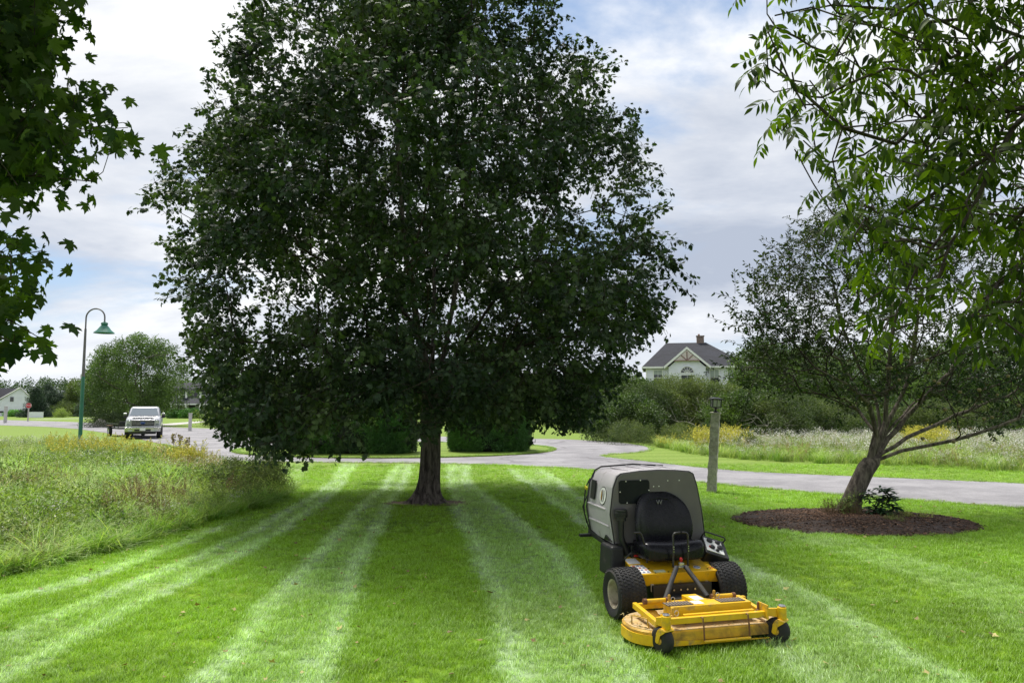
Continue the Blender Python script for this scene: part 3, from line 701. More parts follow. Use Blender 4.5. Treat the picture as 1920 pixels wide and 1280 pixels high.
def leafy(T, tips, sk, ntw, spreadr, flat, ctr, tintf, seed, out=.5, down=.25):
    r_ = np.random.default_rng(seed); P = []; Rt = []; 
    for i in range(len(T)):
        for k in range(ntw):
            p = T[i] + r_.normal(0, 1, 3) * np.array([spreadr, spreadr, spreadr * flat]); d = r_.normal(0, .7, 3); o = T[i] - ctr; o = o / (np.linalg.norm(o) + 1e-6); d = d + o * out + np.array([0, 0, -down])
            d /= np.linalg.norm(d); yaw = math.atan2(d[1], d[0]); pit = -math.asin(d[2])
            P.append(p); Rt.append((r_.normal(0, .5), pit, yaw))
    P = np.array(P); return P, np.array(Rt), tintf(P)
def mtint(P):
    n_ = len(P); f = np.clip((fbm(P[:, 0] + P[:, 1] * .5, P[:, 2], .8) - .48) * 2.6 + rng.uniform(-.1, .25, n_), 0, 1)
    return np.stack([f, .72 + .6 * fbm(P[:, 0] + 20, P[:, 2] + P[:, 1], 1.3), np.zeros(n_)], 1)
T2 = T[order] if False else T
P, Rt, ti = leafy(T, tips, sk, 6, .19, .62, np.array([0, 0, 4.5]), mtint, 5)
kk = carve(P, 10); P, Rt, ti = P[kk], Rt[kk], ti[kk]
scatter('crown', 'maple_twig', P, Rt, rng.uniform(.8, 1.15, len(P)), ti, parent=maple)

# ---------------------------------------------------------------- the leaning apple tree
AX, AY = 6.18, 13.95
apple = empty('apple_tree', (AX, AY, 0), 0, 'leaning gnarled tree with sparse dull leaves and small fruit in the oval mulch bed', 'tree')
ap = [(0, 0, .0), (.02, 0, .12), (.10, .02, .3), (.22, .04, .52), (.34, .06, .74), (.46, .08, .92), (.55, .1, 1.05)]
trunk_mesh('trunk', ap, [.23, .20, .17, .165, .17, .185, .14], BARK2, apple, 36, .12, 5, .06, .5)
ska = Skel(); b0 = ska.path([(.40, .07, .86), (.46, .08, .96)])
def A_(u, v, Y): p = at(u, v, Y); return (p.x - AX, p.y - AY, p.z)
limbs = [[A_(1690, 845, 13.9), A_(1740, 835, 13.8), A_(1790, 825, 13.6), A_(1870, 800, 13.4), A_(1950, 770, 13.2)],
         [A_(1700, 820, 14.2), A_(1770, 790, 14.6), A_(1860, 750, 15), A_(1960, 710, 15.3), A_(2040, 660, 15.4)],
         [A_(1680, 790, 14.4), A_(1720, 750, 14.9), A_(1800, 720, 15.4), A_(1900, 680, 15.8)],
         [A_(1645, 820, 14), A_(1630, 760, 13.8), A_(1590, 720, 13.4), A_(1530, 690, 13.1), A_(1470, 700, 13.0)],
         [A_(1650, 800, 14.3), A_(1640, 740, 14.6), A_(1600, 660, 14.9), A_(1575, 600, 15.0), A_(1560, 520, 15.0)],
         [A_(1660, 790, 14.2), A_(1665, 730, 14.2), A_(1670, 650, 14.2), A_(1675, 560, 14.2), A_(1680, 440, 14.2)],
         [A_(1665, 790, 14.4), A_(1700, 720, 14.6), A_(1715, 640, 14.8), A_(1730, 540, 14.9), A_(1740, 430, 15)],
         [A_(1640, 810, 14.1), A_(1610, 770, 14.6), A_(1540, 740, 15.2), A_(1480, 720, 15.6)],
         [A_(1700, 780, 14.5), A_(1780, 700, 14.6), A_(1830, 600, 14.8), A_(1850, 500, 15)]]
for p in limbs: ska.path(p, b0[-1], .3)
polyA = [(1405, 640), (1400, 560), (1470, 470), (1500, 430), (1560, 385), (1640, 380), (1740, 390), (1900, 400), (2080, 460), (2080, 800), (1930, 790), (1840, 800), (1770, 770), (1700, 760), (1600, 775), (1540, 740), (1450, 730), (1390, 700)]
TA = []
while len(TA) < 860:
    u, v = rng.uniform(1390, 2080), rng.uniform(380, 800)
    if not inpoly(np.array([u]), np.array([v]), polyA)[0]: continue
    if u < 1500 and v > 500 and rng.uniform() < .15: continue
    TA.append(A_(u, v, 14.3 + rng.normal(0, .85)))
TA = np.array(TA); tipsA, oA = ska.grow(TA, .25, .25, .05, start=1)
# bare hanging twigs on the side towards the road
ra = ska.radii(.0062, 2.05, .15)
ska.mesh('branch', ra, BARK2, apple, 7, minr=.02)
tag(ska.mesh('twigs', ra, TWIG, apple, 3, maxr=.02), kind='stuff')
def atint(P):
    n_ = len(P); f = np.clip((fbm(P[:, 0], P[:, 2], 1.1) - .45) * 1.8 + rng.uniform(-.2, .3, n_), 0, 1); return np.stack([f, .7 + .5 * fbm(P[:, 0] + 8, P[:, 2], .8), np.zeros(n_)], 1)
keep = np.array([rng.uniform() < (.95 if (p[0] < .6) else .55) for p in TA])
P, Rt, ti = leafy(TA[keep], None, ska, 5, .19, .8, np.array([.4, 0, 1.2]), atint, 8, .6, -.25)
scatter('crown', 'apple_twig', P, Rt, rng.uniform(.7, 1.15, len(P)), ti, parent=apple)
FRUIT = mat('apple_skin', (0.13, 0.105, 0.045), .6, var=.35, scale=9)
fm = MB(); fm.lathe([(0.001, -.030), (.02, -.032), (.036, -.015), (.040, .005), (.034, .026), (.018, .034), (.004, .027), (.001, .028)], seg=10); f0 = fm.build('apple', FRUIT, apple, smooth=True)
spots = [(1738, 675), (1740, 700), (1850, 720), (1870, 740), (1800, 735), (1760, 718), (1670, 690), (1700, 676), (1845, 785), (1860, 782), (1797, 800), (1820, 803), (1780, 790), (1590, 676), (1730, 822), (1752, 714), (1788, 828), (1890, 705), (1640, 735), (1664, 690), (1836, 731), (1910, 760), (1772, 768), (1686, 712)]
for i, (u, v) in enumerate(spots):
    o = f0 if i == 0 else f0.copy()
    if i: COL.objects.link(o); o.parent = apple
    o.location = A_(u, v, 13.0 + .45 * math.sin(i * 2.1)); s = random.uniform(.65, .95); o.scale = (s, s, s)

# ---------------------------------------------------------------- near trees, only their reaching branches are in the picture
def near_tree(name, label, trunk, limbs_, polys, cnt, yr, leafmeshes, mleaf, twigr, nlv, seed, lsize, leafname, droopv):
    r_ = np.random.default_rng(seed); root = empty(name, trunk[0], 0, label, 'tree'); o3 = np.array(trunk[0])
    tp_ = [Vector(p) - Vector(trunk[0]) for p in trunk]
    tall = tp_ + [tp_[-1] + Vector((.1 * (1 if tp_[-1].x > 0 else -1), .08 * q, 1.1 * q)) for q in (1, 2, 3)]
    trunk_mesh('trunk', tall, list(np.interp(range(len(tall)), [0, len(tp_) - 1, len(tall) - 1], [.24, .15, .04])), BARK2 if 'ash' in name else BARK, root, 24, .3, 5, .03)
    s = Skel(); b = s.path([tuple(tp_[-2]), tuple(tp_[-1])])
    for l in limbs_: s.path([np.array(at(*q)) - o3 for q in l], b[-1], .22)
    st_ = len(b); T_ = []
    tot = sum(cnt)
    for poly, c in zip(polys, cnt):
        k = 0; us = [p[0] for p in poly]; vs2 = [p[1] for p in poly]
        while k < c:
            u, v = r_.uniform(min(us), max(us)), r_.uniform(min(vs2), max(vs2))
            if inpoly(np.array([u]), np.array([v]), poly)[0]: T_.append(np.array(at(u, v, r_.uniform(*yr))) - o3); k += 1
    T_ = np.array(T_); s.grow(T_, .22, .12, .04, start=st_)
    rd = s.radii(twigr, 2.2, .08); s.mesh('branch', rd, MATS['twig_bark'], root, 6, minr=twigr * 1.6)
    tag(s.mesh('twigs', rd, MATS['twig_bark'], root, 5, maxr=twigr * 1.6), kind='stuff')
    # leaves: placed round the twig ends
    LF = []
    # unseen rest of the crown, added overhead to keep sun off the near branches
    cc = r_.normal(0, 1, (340, 3)); cc /= np.linalg.norm(cc, axis=1)[:, None]; cc = cc * r_.uniform(.3, 1, (340, 1)) ** .5 * np.array([3.0, 3.2, 2.0]) + np.array([tp_[-1].x - (.9 if 'ash' in name else -.9), 0, 7.6])
    ccw = cc + o3; yy = ccw[:, 1] * CA + (ccw[:, 2] - 2) * SA; vv = 640 - F * (-(ccw[:, 1]) * SA + (ccw[:, 2] - 2) * CA) / np.maximum(yy, .1); uu_ = 960 + F * ccw[:, 0] / np.maximum(yy, .1)
    cc = cc[(yy < .3) | (vv < -260) | (uu_ < -350) | (uu_ > 2270)]; n_c = len(cc)
    scatter('upper_crown', 'leaf_clump', cc, None, r_.uniform(.9, 1.4, n_c), np.stack([r_.uniform(0, .5, n_c), r_.uniform(.8, 1.1, n_c), np.zeros(n_c)], 1), parent=root)
    par = np.array(s.par); P_ = np.array(s.p)
    for i in range(len(T_)):
        for k in range(nlv):
            p = T_[i] + r_.normal(0, .075, 3); a = r_.uniform(0, 6.283)
            d = np.array([math.cos(a) * .8, math.sin(a) * .8, -droopv * r_.uniform(.3, 1.6)]); 
            up = np.array([r_.normal(0, .45), r_.normal(0, .45), 1.]); M = frame(d, up, r_.normal(0, .35)); LF.append((p, M, lsize * r_.uniform(.75, 1.2)))
    dist = [np.linalg.norm(p + o3 - np.array([0, 0, 2.])) for p, _, _ in LF]
    vis = []
    for (p, _, _), dd in zip(LF, dist):
        w_ = p + o3; yy = w_[1] * CA + (w_[2] - 2) * SA; u = 960 + F * w_[0] / yy; vis.append(dd if 0 < u < 1920 else dd + 100)
    od = np.argsort(vis)
    for j in od[:300]:
        p, M, sz = LF[j]; ob = bpy.data.objects.new(leafname, leafmeshes[j % len(leafmeshes)]); COL.objects.link(ob); ob.parent = root
        m4 = Matrix(((*(M[0] * sz), p[0]), (*(M[1] * sz), p[1]), (*(M[2] * sz), p[2]), (0, 0, 0, 1))); ob.matrix_local = m4
    V = []; Fc = []; o = 0
    tri = []
    for me in leafmeshes:
        v = np.empty(len(me.vertices) * 3, np.float32); me.vertices.foreach_get('co', v); me.calc_loop_triangles(); f = np.empty(len(me.loop_triangles) * 3, np.int32); me.loop_triangles.foreach_get('vertices', f); tri.append((v.reshape(-1, 3), f.reshape(-1, 3)))
    for j in od[300:]:
        p, M, sz = LF[j]; v, f = tri[j % len(tri)]; V.append(v @ (M.T * sz) + p); Fc.append(f + o); o += len(v)
    if V: tag(npmesh('foliage', np.concatenate(V), np.concatenate(Fc), [mleaf], parent=root), kind='stuff')
    return root
def islandleaf(name, ca, cb, trans, tcol):
    m, t, b = newmat(name); g = N(t, 'ShaderNodeNewGeometry'); oi = N(t, 'ShaderNodeObjectInfo')
    f = math_(t, 'FRACT', math_(t, 'ADD', g.outputs['Random Per Island'], oi.outputs['Random']))
    c = mixc(t, f, tuple(ca), tuple(cb)); f2 = math_(t, 'FRACT', math_(t, 'MULTIPLY', f, 9.7)); c = mixc(t, 1.0, c, maprange(t, f2, 0, 1, .7, 1.25, False), 'MULTIPLY')
    L(t, c, b.inputs['Base Color']); b.inputs['Roughness'].default_value = .6; b.inputs['Specular IOR Level'].default_value = .15
    tr = N(t, 'ShaderNodeBsdfTranslucent'); L(t, mixc(t, 1.0, c, tuple(tcol), 'MULTIPLY'), tr.inputs[0])
    mx = N(t, 'ShaderNodeMixShader'); mx.inputs[0].default_value = trans; L(t, b.outputs[0], mx.inputs[1]); L(t, tr.outputs[0], mx.inputs[2]); L(t, mx.outputs[0], t.nodes['Material Output'].inputs[0]); return m
ML2 = islandleaf('near_maple_leaf', (0.016, 0.038, 0.009), (0.075, 0.115, 0.020), .42, (1.6, 2.0, .35))
AL2 = islandleaf('near_ash_leaf', (0.014, 0.030, 0.006), (0.085, 0.125, 0.014), .45, (1.7, 2.1, .35))
lm = []
for i in range(5):
    v, f = fan_leaf(maple_outline(True), 1.0, .15 + .15 * i); o = npmesh('maple_leaf', v + np.array([0, .25, 0]), np.array(f), [ML2])
    # leaf stalk
    me = o.data; bpy.data.objects.remove(o); lm.append(me)
near_tree('maple_sapling', 'near maple at the picture edge with big lobed leaves against the sky', [(-5.6, 4.6, 0), (-5.6, 4.6, .4), (-5.58, 4.6, 1.2), (-5.5, 4.62, 2.2), (-5.4, 4.65, 3.0)],
          [[(-500, 300, 4.7), (-150, 150, 4.8), (60, 60, 4.9), (150, 10, 5.0)], [(-500, 420, 4.7), (-100, 280, 4.7), (100, 250, 4.8), (230, 230, 4.9)], [(-500, 560, 4.7), (-120, 500, 4.6), (20, 480, 4.6), (80, 470, 4.7)],
           [(-480, 600, 4.6), (-100, 600, 4.6), (20, 600, 4.7), (85, 640, 4.7)], [(-150, 330, 4.5), (60, 330, 4.6), (170, 340, 4.7)]],
          [[(-130, -90), (150, -90), (190, -30), (120, 20), (150, 60), (95, 110), (130, 160), (225, 175), (250, 232), (215, 275), (165, 300), (190, 345), (150, 350), (80, 335), (50, 370), (-130, 375)],
           [(-130, 450), (20, 440), (80, 470), (75, 540), (30, 575), (30, 610), (85, 635), (60, 655), (10, 640), (-130, 670)], [(-130, -90), (90, -90), (90, 330), (-130, 330)], [(-620, -100), (-125, -100), (-125, 690), (-620, 690)]],
          [200, 85, 190, 230], (4.2, 5.8), lm, ML2, .0026, 5, 21, .092, 'leaf', 1.7)
# ash: compound leaves
am = []
for i in range(5):
    V = []; Fc = []; o = 0; Ls = 2.2; npair = 3
    q = [(s, 0.0, -.25 * s * s / Ls) for s in np.linspace(0, Ls, 5)]
    for a, b_ in zip(q[:-1], q[1:]):
        w_ = .018; v = np.array([(-w_, a[0], a[2]), (w_, a[0], a[2]), (w_, b_[0], b_[2]), (-w_, b_[0], b_[2])]); V.append(v); Fc += [(o, o + 1, o + 2), (o, o + 2, o + 3)]; o += 4
    for k in range(npair * 2 + 1):
        if k == npair * 2: y = Ls; d = np.array([0, 1, -.35])
        else: y = .7 + (k // 2) * (Ls - .8) / npair; sg = 1 if k % 2 else -1; d = np.array([sg * .85, .55, -.3 - .25 * rng.uniform()])
        v, f = lance(1.12 * rng.uniform(.85, 1.15), .37, .25, .35, 4); M = frame(d, np.array([rng.normal(0, .2), rng.normal(0, .2), 1.])); v = v @ M.T + np.array([0, y, -.25 * y * y / Ls]); V.append(v); Fc += [(a + o, b2 + o, c + o) for a, b2, c in f]; o += len(v)
    ob = npmesh('ash_leaf', np.concatenate(V), np.array(Fc), [AL2]); me = ob.data; bpy.data.objects.remove(ob); am.append(me)
near_tree('ash_tree', 'near ash with long drooping branches and narrow bright green leaflets overhead', [(6.6, 4.8, 0), (6.58, 4.8, .5), (6.5, 4.8, 1.5), (6.4, 4.8, 2.8), (6.2, 4.8, 4.0), (5.9, 4.8, 5.0)],
          [[(2050, -60, 4.6), (1915, 150, 4.6), (1860, 290, 4.5), (1800, 400, 4.5), (1720, 500, 4.4), (1680, 590, 4.4), (1665, 680, 4.4)],
           [(2100, -20, 4.8), (1900, 110, 4.7), (1780, 180, 4.6), (1680, 270, 4.6), (1580, 240, 4.5), (1480, 150, 4.5), (1440, 60, 4.5)],
           [(2080, 60, 4.4), (1900, 240, 4.3), (1780, 460, 4.3), (1745, 560, 4.2)],
           [(1860, 290, 4.5), (1740, 370, 4.7), (1640, 430, 4.9), (1560, 400, 5.0), (1490, 280, 5.0)],
           [(2150, 250, 4.5), (1960, 440, 4.6), (1850, 560, 4.7), (1830, 640, 4.7)], [(2100, -200, 4.6), (1900, -60, 4.6), (1700, 20, 4.6), (1560, 10, 4.6)], [(2150, 100, 5), (1990, 260, 5), (1920, 420, 5.2), (1890, 520, 5.2)]],
          [[(1440, -90), (1425, 60), (1440, 190), (1450, 265), (1500, 300), (1530, 345), (1600, 420), (1640, 520), (1700, 570), (1780, 520), (1840, 440), (1960, 420), (1960, -90)],
           [(1560, 340), (1600, 540), (1660, 640), (1740, 560), (1760, 400)], [(1830, 540), (1930, 470), (2050, 480), (2050, 660), (1900, 640), (1810, 630)], [(1700, -90), (1990, -90), (1990, 440), (1760, 440), (1640, 300)], [(2040, -100), (2650, -100), (2650, 660), (2040, 660)]],
          [225, 45, 80, 105, 190], (3.9, 5.8), am, AL2, .0046, 2, 33, .077, 'leaf', .40)
# ================================================================ THE MOWER
YEL = mat('yellow_paint', (0.76, 0.46, 0.010), .38, var=.06, coat=.25, dirt=(0.30, 0.20, 0.09), dirt_amt=.30, dirt_scale=9)
YELD = mat('yellow_deck', (0.74, 0.43, 0.02), .5, var=.1, dirt=(0.14, 0.085, 0.035), dirt_amt=.75, dirt_scale=5)
DUST = mat('dusty_deck_top', (0.46, 0.31, 0.12), .8, var=.2, scale=8, bump=.3, dirt=(0.42, 0.36, 0.26), dirt_amt=.5, dirt_scale=14)
BLK = mat('black_paint', (0.012, 0.012, 0.014), .4, var=.15, dirt=(0.06, 0.05, 0.04), dirt_amt=.25)
BLKP = mat('black_plastic', (0.009, 0.0095, 0.011), .5, var=.15, bump=.15, bscale=120, dirt=(.05, .045, .035), dirt_amt=.25)
RUB = mat('tyre_rubber', (0.014, 0.014, 0.015), .72, var=.25, bump=.3, bscale=60, dirt=(0.05, 0.045, 0.03), dirt_amt=.35, dirt_scale=7)
VIN = mat('seat_vinyl', (0.006, 0.006, 0.009), .27, var=.1, bump=.10, bscale=150, spec=.25)
HOP = mat('grey_plastic', (0.42, 0.40, 0.42), .5, var=.06, scale=3, bump=.2, bscale=160, dirt=(0.20, 0.19, 0.17), dirt_amt=.1)
HOP_SHADE = mat('shaded_grey_plastic', (0.118, 0.108, 0.115), .55, var=.08, scale=3, bump=.2, bscale=160)  # darker copy of the hopper grey, shade of its front put into the colour
RIM = mat('cream_rim', (0.46, 0.40, 0.30), .6, var=.15, dirt=(0.13, 0.10, 0.06), dirt_amt=.6)
STEEL = mat('bright_steel', (0.55, 0.55, 0.55), .3, metal=1, var=.15)
WHITE = mat('white_decal', (0.72, 0.72, 0.70), .5, var=.05)
REDK = mat('red_knob', (0.35, 0.01, 0.01), .4)
RUST = mat('rusty_steel', (0.17, 0.075, 0.035), .8, var=.3, dirt=(0.3, 0.2, 0.05), dirt_amt=.3)
def text(name, s, size, m, parent, M, depth=.001):
    c = bpy.data.curves.new(name, 'FONT'); c.body = s; c.size = size; c.extrude = depth; c.align_x = 'CENTER'; c.align_y = 'CENTER'; c.resolution_u = 2
    o = bpy.data.objects.new(name, c); COL.objects.link(o); dg = bpy.context.evaluated_depsgraph_get(); me = bpy.data.meshes.new_from_object(o.evaluated_get(dg)); bpy.data.objects.remove(o)
    me.name = name; me.materials.clear(); me.materials.append(m); o = bpy.data.objects.new(name, me); COL.objects.link(o); o.parent = parent; o.matrix_local = M; return o
XR90 = Matrix.Rotation(math.pi / 2, 4, 'X')
T4 = Matrix.Translation
mow = empty('ride_on_mower', (1.77, 6.39, 0), R(14.8), 'yellow ride-on mower with grey grass hopper and black seat parked on the lawn', 'mower')
BX = .09
# deck
def stadium(x0, x1, y0, y1, r, n=10, fr=None):
    pts = []
    for cx_, cy_, a0 in ((x1 - r, y0 + (fr or r), -90), (x1 - r, y1 - r, 0), (x0 + r, y1 - r, 90), (x0 + r, y0 + (fr or r), 180)):
        for k in range(n + 1):
            a = R(a0 + 90 * k / n); ry = (fr or r) if a0 in (-90, 180) else r; pts.append((cx_ + r * math.cos(a), cy_ + ry * math.sin(a)))
    return pts
deck_pl = stadium(-.74, .70, .03, .66, .30, 10, .26)
tp_ = stadium(-.725, .685, .045, .645, .29, 10, .25)
d = MB(); d.prism(deck_pl, .075, .148); n = len(deck_pl)
d.add([(x, y, .148) for x, y in deck_pl] + [(x, y, .162) for x, y in tp_], [(i, (i + 1) % n, n + (i + 1) % n, n + i) for i in range(n)])
d.build('deck_shell', YELD, mow, bevel=.004)
MB().prism(tp_, .160, .166).build('deck_top', DUST, mow, bevel=.002)
# lower skirt band, stepped like the pressed plate
d = MB(); sk_ = stadium(-.75, .71, .02, .67, .31, 10, .27); n = len(sk_)
hh = [(.128 if (x < -.46 and y < .5) else .088) if x < -.30 else (.080 if x > .45 else .052) for x, y in sk_]
d.add([(x, y, .045) for x, y in sk_] + [(x, y, h) for (x, y), h in zip(sk_, hh)] + [(x * .985, y * .985 + .005, .045) for x, y in sk_] + [(x * .985, y * .985 + .005, h) for (x, y), h in zip(sk_, hh)],
      [f for i in range(n) for j in [(i + 1) % n] for f in ((i, j, n + j, n + i), (2 * n + j, 2 * n + i, 3 * n + i, 3 * n + j), (n + i, n + j, 3 * n + j, 3 * n + i), (j, i, 2 * n + i, 2 * n + j))])
d.build('deck_skirt', YEL, mow)
d = MB()
for i, (x, y) in enumerate([(-.45, .45), (.0, .40), (.45, .45)]): d = MB(); d.lathe([(.0, .05), (.05, .05), (.06, .03), (.1, .0)], (x, y, .166), seg=16); d.build('spindle_housing', YELD, mow, smooth=True)
# carrier box and frame
MB().box((-.02, .24, .27), (.76, .16, .10)).build('carrier_box', YEL, mow, bevel=.006)
d = MB()
for x0 in (-.40, .10):
    d.box((x0 + .10, .24, .3225), (.24, .11, .003))
g = d.build('grate', mat('dark_grate', (.05, .04, .03), .8), mow)
d = MB()
for x0 in (-.40, .10):
    for k in range(9): d.box((x0 + .10 - .11 + .0275 * k, .24, .326), (.008, .10, .004))
d.build('grate_bars', mat('grate_bar', (.25, .2, .15), .7), g)
MB().box((-.12, .24, .323), (.09, .10, .003)).build('decal', WHITE, mow)
d = MB(); d.box((-.03, .05, .240), (.90, .045, .050)); d.box((.0, .085, .272), (.66, .03, .012)); d.build('front_beam', YEL, mow, bevel=.005)
d = MB(); d.box((-.30, .49, .255), (.5, .04, .05)); d.box((.30, .49, .255), (.4, .04, .05)); d.build('rear_beam', YEL, mow, bevel=.005)
for x in (-.585, .43):
    MB().hexa([(x - .02, .04, .20), (x + .02, .04, .20), (x + .02, .50, .24), (x - .02, .50, .24), (x - .02, .04, .25), (x + .02, .04, .25), (x + .02, .50, .29), (x - .02, .50, .29)]).build('side_rail', YEL, mow, bevel=.005)
d = MB(); d.box((-.585 + .07, .04, .245), (.09, .012, .12)); d.box((.43 - .02, .06, .265), (.012, .14, .12)); d.build('gusset_plate', YEL, mow, bevel=.002)
for s, x, xr in ((-1, -.545, -.585), (1, .53, .43)):
    c = empty('caster', (x, -.03, 0), 0, None, None); c.parent = mow
    MB().hexa([(xr - x - .02, .07, .225), (xr - x + .03, .09, .225), (.03, .02, .22), (-.03, .02, .22), (xr - x - .02, .07, .285), (xr - x + .03, .09, .285), (.03, .02, .295), (-.03, .02, .295)]).build('arm', YEL, c, bevel=.004)
    MB().lathe([(.0, .205), (.034, .205), (.038, .212), (.038, .305), (.032, .312), (.0, .312)], seg=20).build('barrel', YEL, c, smooth=True)
    MB().lathe([(.0, .312), (.026, .312), (.030, .318), (.026, .326), (.0, .329)], seg=16).build('barrel_cap', STEEL, c, smooth=True)
    ang = R(18) if s < 0 else R(35)
    f = MB(); Mz = Matrix.Rotation(ang, 4, 'Z')
    w_ = .048
    for q in (-1, 1):
        prof = [(.0, .205), (.03, .20), (.06, .165), (.075, .10), (.06, .085), (.04, .09), (.02, .15), (-.03, .185), (-.03, .205)]
        vs2 = [(q * w_, y, z) for y, z in prof] + [(q * (w_ + .008), y, z) for y, z in prof]; n_ = len(prof)
        f.add(vs2, [tuple(range(n_)), tuple(range(2 * n_ - 1, n_ - 1, -1))] + [(i, n_ + i, n_ + (i + 1) % n_, (i + 1) % n_) for i in range(n_)], Mz)
    arc = [(-.035, .198), (-.02, .212), (.02, .213), (.045, .195), (.066, .16)]
    for (ya, za), (yb, zb) in zip(arc[:-1], arc[1:]):
        f.add([(-w_ - .006, ya, za), (w_ + .006, ya, za), (w_ + .006, yb, zb), (-w_ - .006, yb, zb), (-w_ - .006, ya, za - .008), (w_ + .006, ya, za - .008), (w_ + .006, yb, zb - .008), (-w_ - .006, yb, zb - .008)], [(0, 1, 2, 3), (7, 6, 5, 4), (0, 4, 5, 1), (2, 6, 7, 3), (0, 3, 7, 4), (1, 5, 6, 2)], Mz)
    f.build('fork', YEL, c, bevel=.002)
    wh = MB(); wh.lathe([(.03, -.040), (.080, -.040), (.100, -.033), (.107, -.012), (.1075, 0), (.107, .012), (.100, .033), (.080, .040), (.03, .040), (.03, -.040)], (0, 0, 0), 'X', 32)
    wo_ = wh.build('tyre', RUB, c, smooth=True, sharp=60); wo_.matrix_local = Mz @ T4((0, .045, .108))
    hb = MB(); hb.lathe([(.0, -.045), (.02, -.045), (.03, -.034), (.03, .034), (.02, .045), (.0, .045)], axis='X', seg=16); ho = hb.build('hub', YELD, c, smooth=True); ho.matrix_local = Mz @ T4((0, .045, .1))
# bumper guard
d = MB()
for x in (-.20, .22): d.tube([(x, .02, .262), (x, -.005, .26), (x, -.02, .18), (x, -.025, .075)], .007, 8)
d.build('guard_strut', RUST, mow, smooth=True)
MB().tube([(-.205, -.025, .078), (.225, -.025, .078)], .012, 10).build('guard_bar', YEL, mow, smooth=True)
d = MB(); d.tube([(-.70, .30, .165), (-.70, .30, .235), (-.68, .28, .24), (-.62, .17, .235), (-.61, .16, .165)], .006, 8); d.build('grab_handle', YELD, mow, smooth=True)
# pins and fittings along the frame
for i, (x, y, z) in enumerate([(-.30, .40, .28), (.16, .44, .28), (.40, .12, .24), (-.42, .10, .25)]):
    d = MB(); d.lathe([(0, 0), (.022, 0), (.022, .02), (.012, .024), (.012, .075), (.009, .08), (.0, .08)], (x, y, z), seg=12); d.build('height_pin', YELD if i != 2 else RUST, mow, smooth=True)
    d = MB(); d.tube([(x + .035 + .018 * math.cos(a), y, z + .035 + .022 * math.sin(a)) for a in [2 * math.pi * k / 12 for k in range(13)]], .0032, 6); d.build('ring_pin', STEEL, mow, smooth=True)
for x in (-.40, .26):
    d = MB(); d.tube([(x - .09, .46, .30), (x + .09, .46, .30)], .020, 12); d.build('pivot_tube', YEL, mow, smooth=True)
    d = MB(); d.cyl((x - .12, .46, .30), (x - .09, .46, .30), .026, 12); d.cyl((x + .09, .46, .30), (x + .12, .46, .30), .026, 12); d.build('bushing', RUST, mow, smooth=True)
d = MB(); d.box((-.04, .42, .29), (.14, .24, .05)); d.build('tongue', YEL, mow, bevel=.004)
MB().box((-.04, .40, .317), (.09, .12, .003)).build('decal', WHITE, mow)
q_ = rng.uniform(0, 1, (500, 2)); cxy = np.column_stack([-.70 + 1.36 * q_[:, 0], .07 + .55 * q_[:, 1], np.full(500, .169)])
scatter('grass_clippings', 'fallen_leaf', cxy, rng.uniform(-.3, .3, (500, 3)) * np.array([1, 1, 20]), rng.uniform(.08, .35, 500), np.stack([rng.uniform(.2, 1, 500), rng.uniform(.6, 1.2, 500), np.zeros(500)], 1), parent=mow)
# lift arms
for a, b in (((.02, .88, .478), (-.29, .50, .29)), ((.115, .88, .478), (.13, .50, .29))):
    d = MB(); d.tube([a, Vector(a).lerp(Vector(b), .5) + Vector((0, 0, .006)), b], .023, 12); d.build('lift_arm', RUB, mow, smooth=True)
# body
hb_ = lambda x: BX + x
yf, yb = .90, 1.34
d = MB(); zf, zb = .425, .505
d.hexa([(hb_(-.38), yf + .05, .305), (hb_(.40), yf + .05, .305), (hb_(.40), yb, .305), (hb_(-.38), yb, .305), (hb_(-.475), yf, zf), (hb_(.485), yf, zf), (hb_(.43), yb, zb), (hb_(-.43), yb, zb)])
d.build('body_pan', YEL, mow, bevel=.006)
def on_top(x, y, w, h, name, m, rz=0):
    z = zf + (zb - zf) * (y - yf) / (yb - yf) + .002; o = MB().box((0, 0, 0), (w, h, .003)).build(name, m, mow); o.matrix_local = T4((x, y, z)) @ Matrix.Rotation(math.atan2(zb - zf, yb - yf), 4, 'X') @ Matrix.Rotation(rz, 4, 'Z'); return o
pl = on_top(hb_(-.375), 1.02, .13, .20, 'warning_decal', WHITE)
INK = mat('decal_ink', (0.10, 0.13, 0.25), .6); INKR = mat('decal_ink_red', (0.45, 0.07, 0.03), .6)
for r_ in range(4):
    for c_ in range(3):
        o = MB().lathe([(0, 0), (.014, 0), (.014, .002), (0, .002)], (-.042 + .042 * c_, -.075 + .05 * r_, .0015), seg=8).build('pictogram', INK if (r_ + c_) % 3 else INKR, pl)
pl2 = on_top(hb_(-.375), 1.22, .12, .13, 'warning_decal', WHITE, .0)
on_top(hb_(-.21), .955, .11, .055, 'rating_plate', mat('green_white_plate', (0.55, 0.60, 0.40), .5))
em = on_top(hb_(.20), .985, .002, .002, 'emblem', INK); 
MB().lathe([(0, .001), (.035, .001), (.035, .004), (0, .004)], seg=24).build('emblem_ring', WHITE, em); MB().lathe([(0, .004), (.027, .004), (.027, .006), (0, .006)], seg=24).build('emblem_disc', INK, em)
MB().box((0, -.004, .008), (.042, .008, .003)).build('emblem_bar', WHITE, em)
text('model_lettering', '27i', .05, INKR, mow, T4((hb_(.345), .955, zf + .015)) @ Matrix.Rotation(math.atan2(zb - zf, yb - yf), 4, 'X'))
MB().box((hb_(-.30), 1.24, .53), (.09, .012, .02)).build('latch_handle', REDK, mow, bevel=.003)
d = MB()
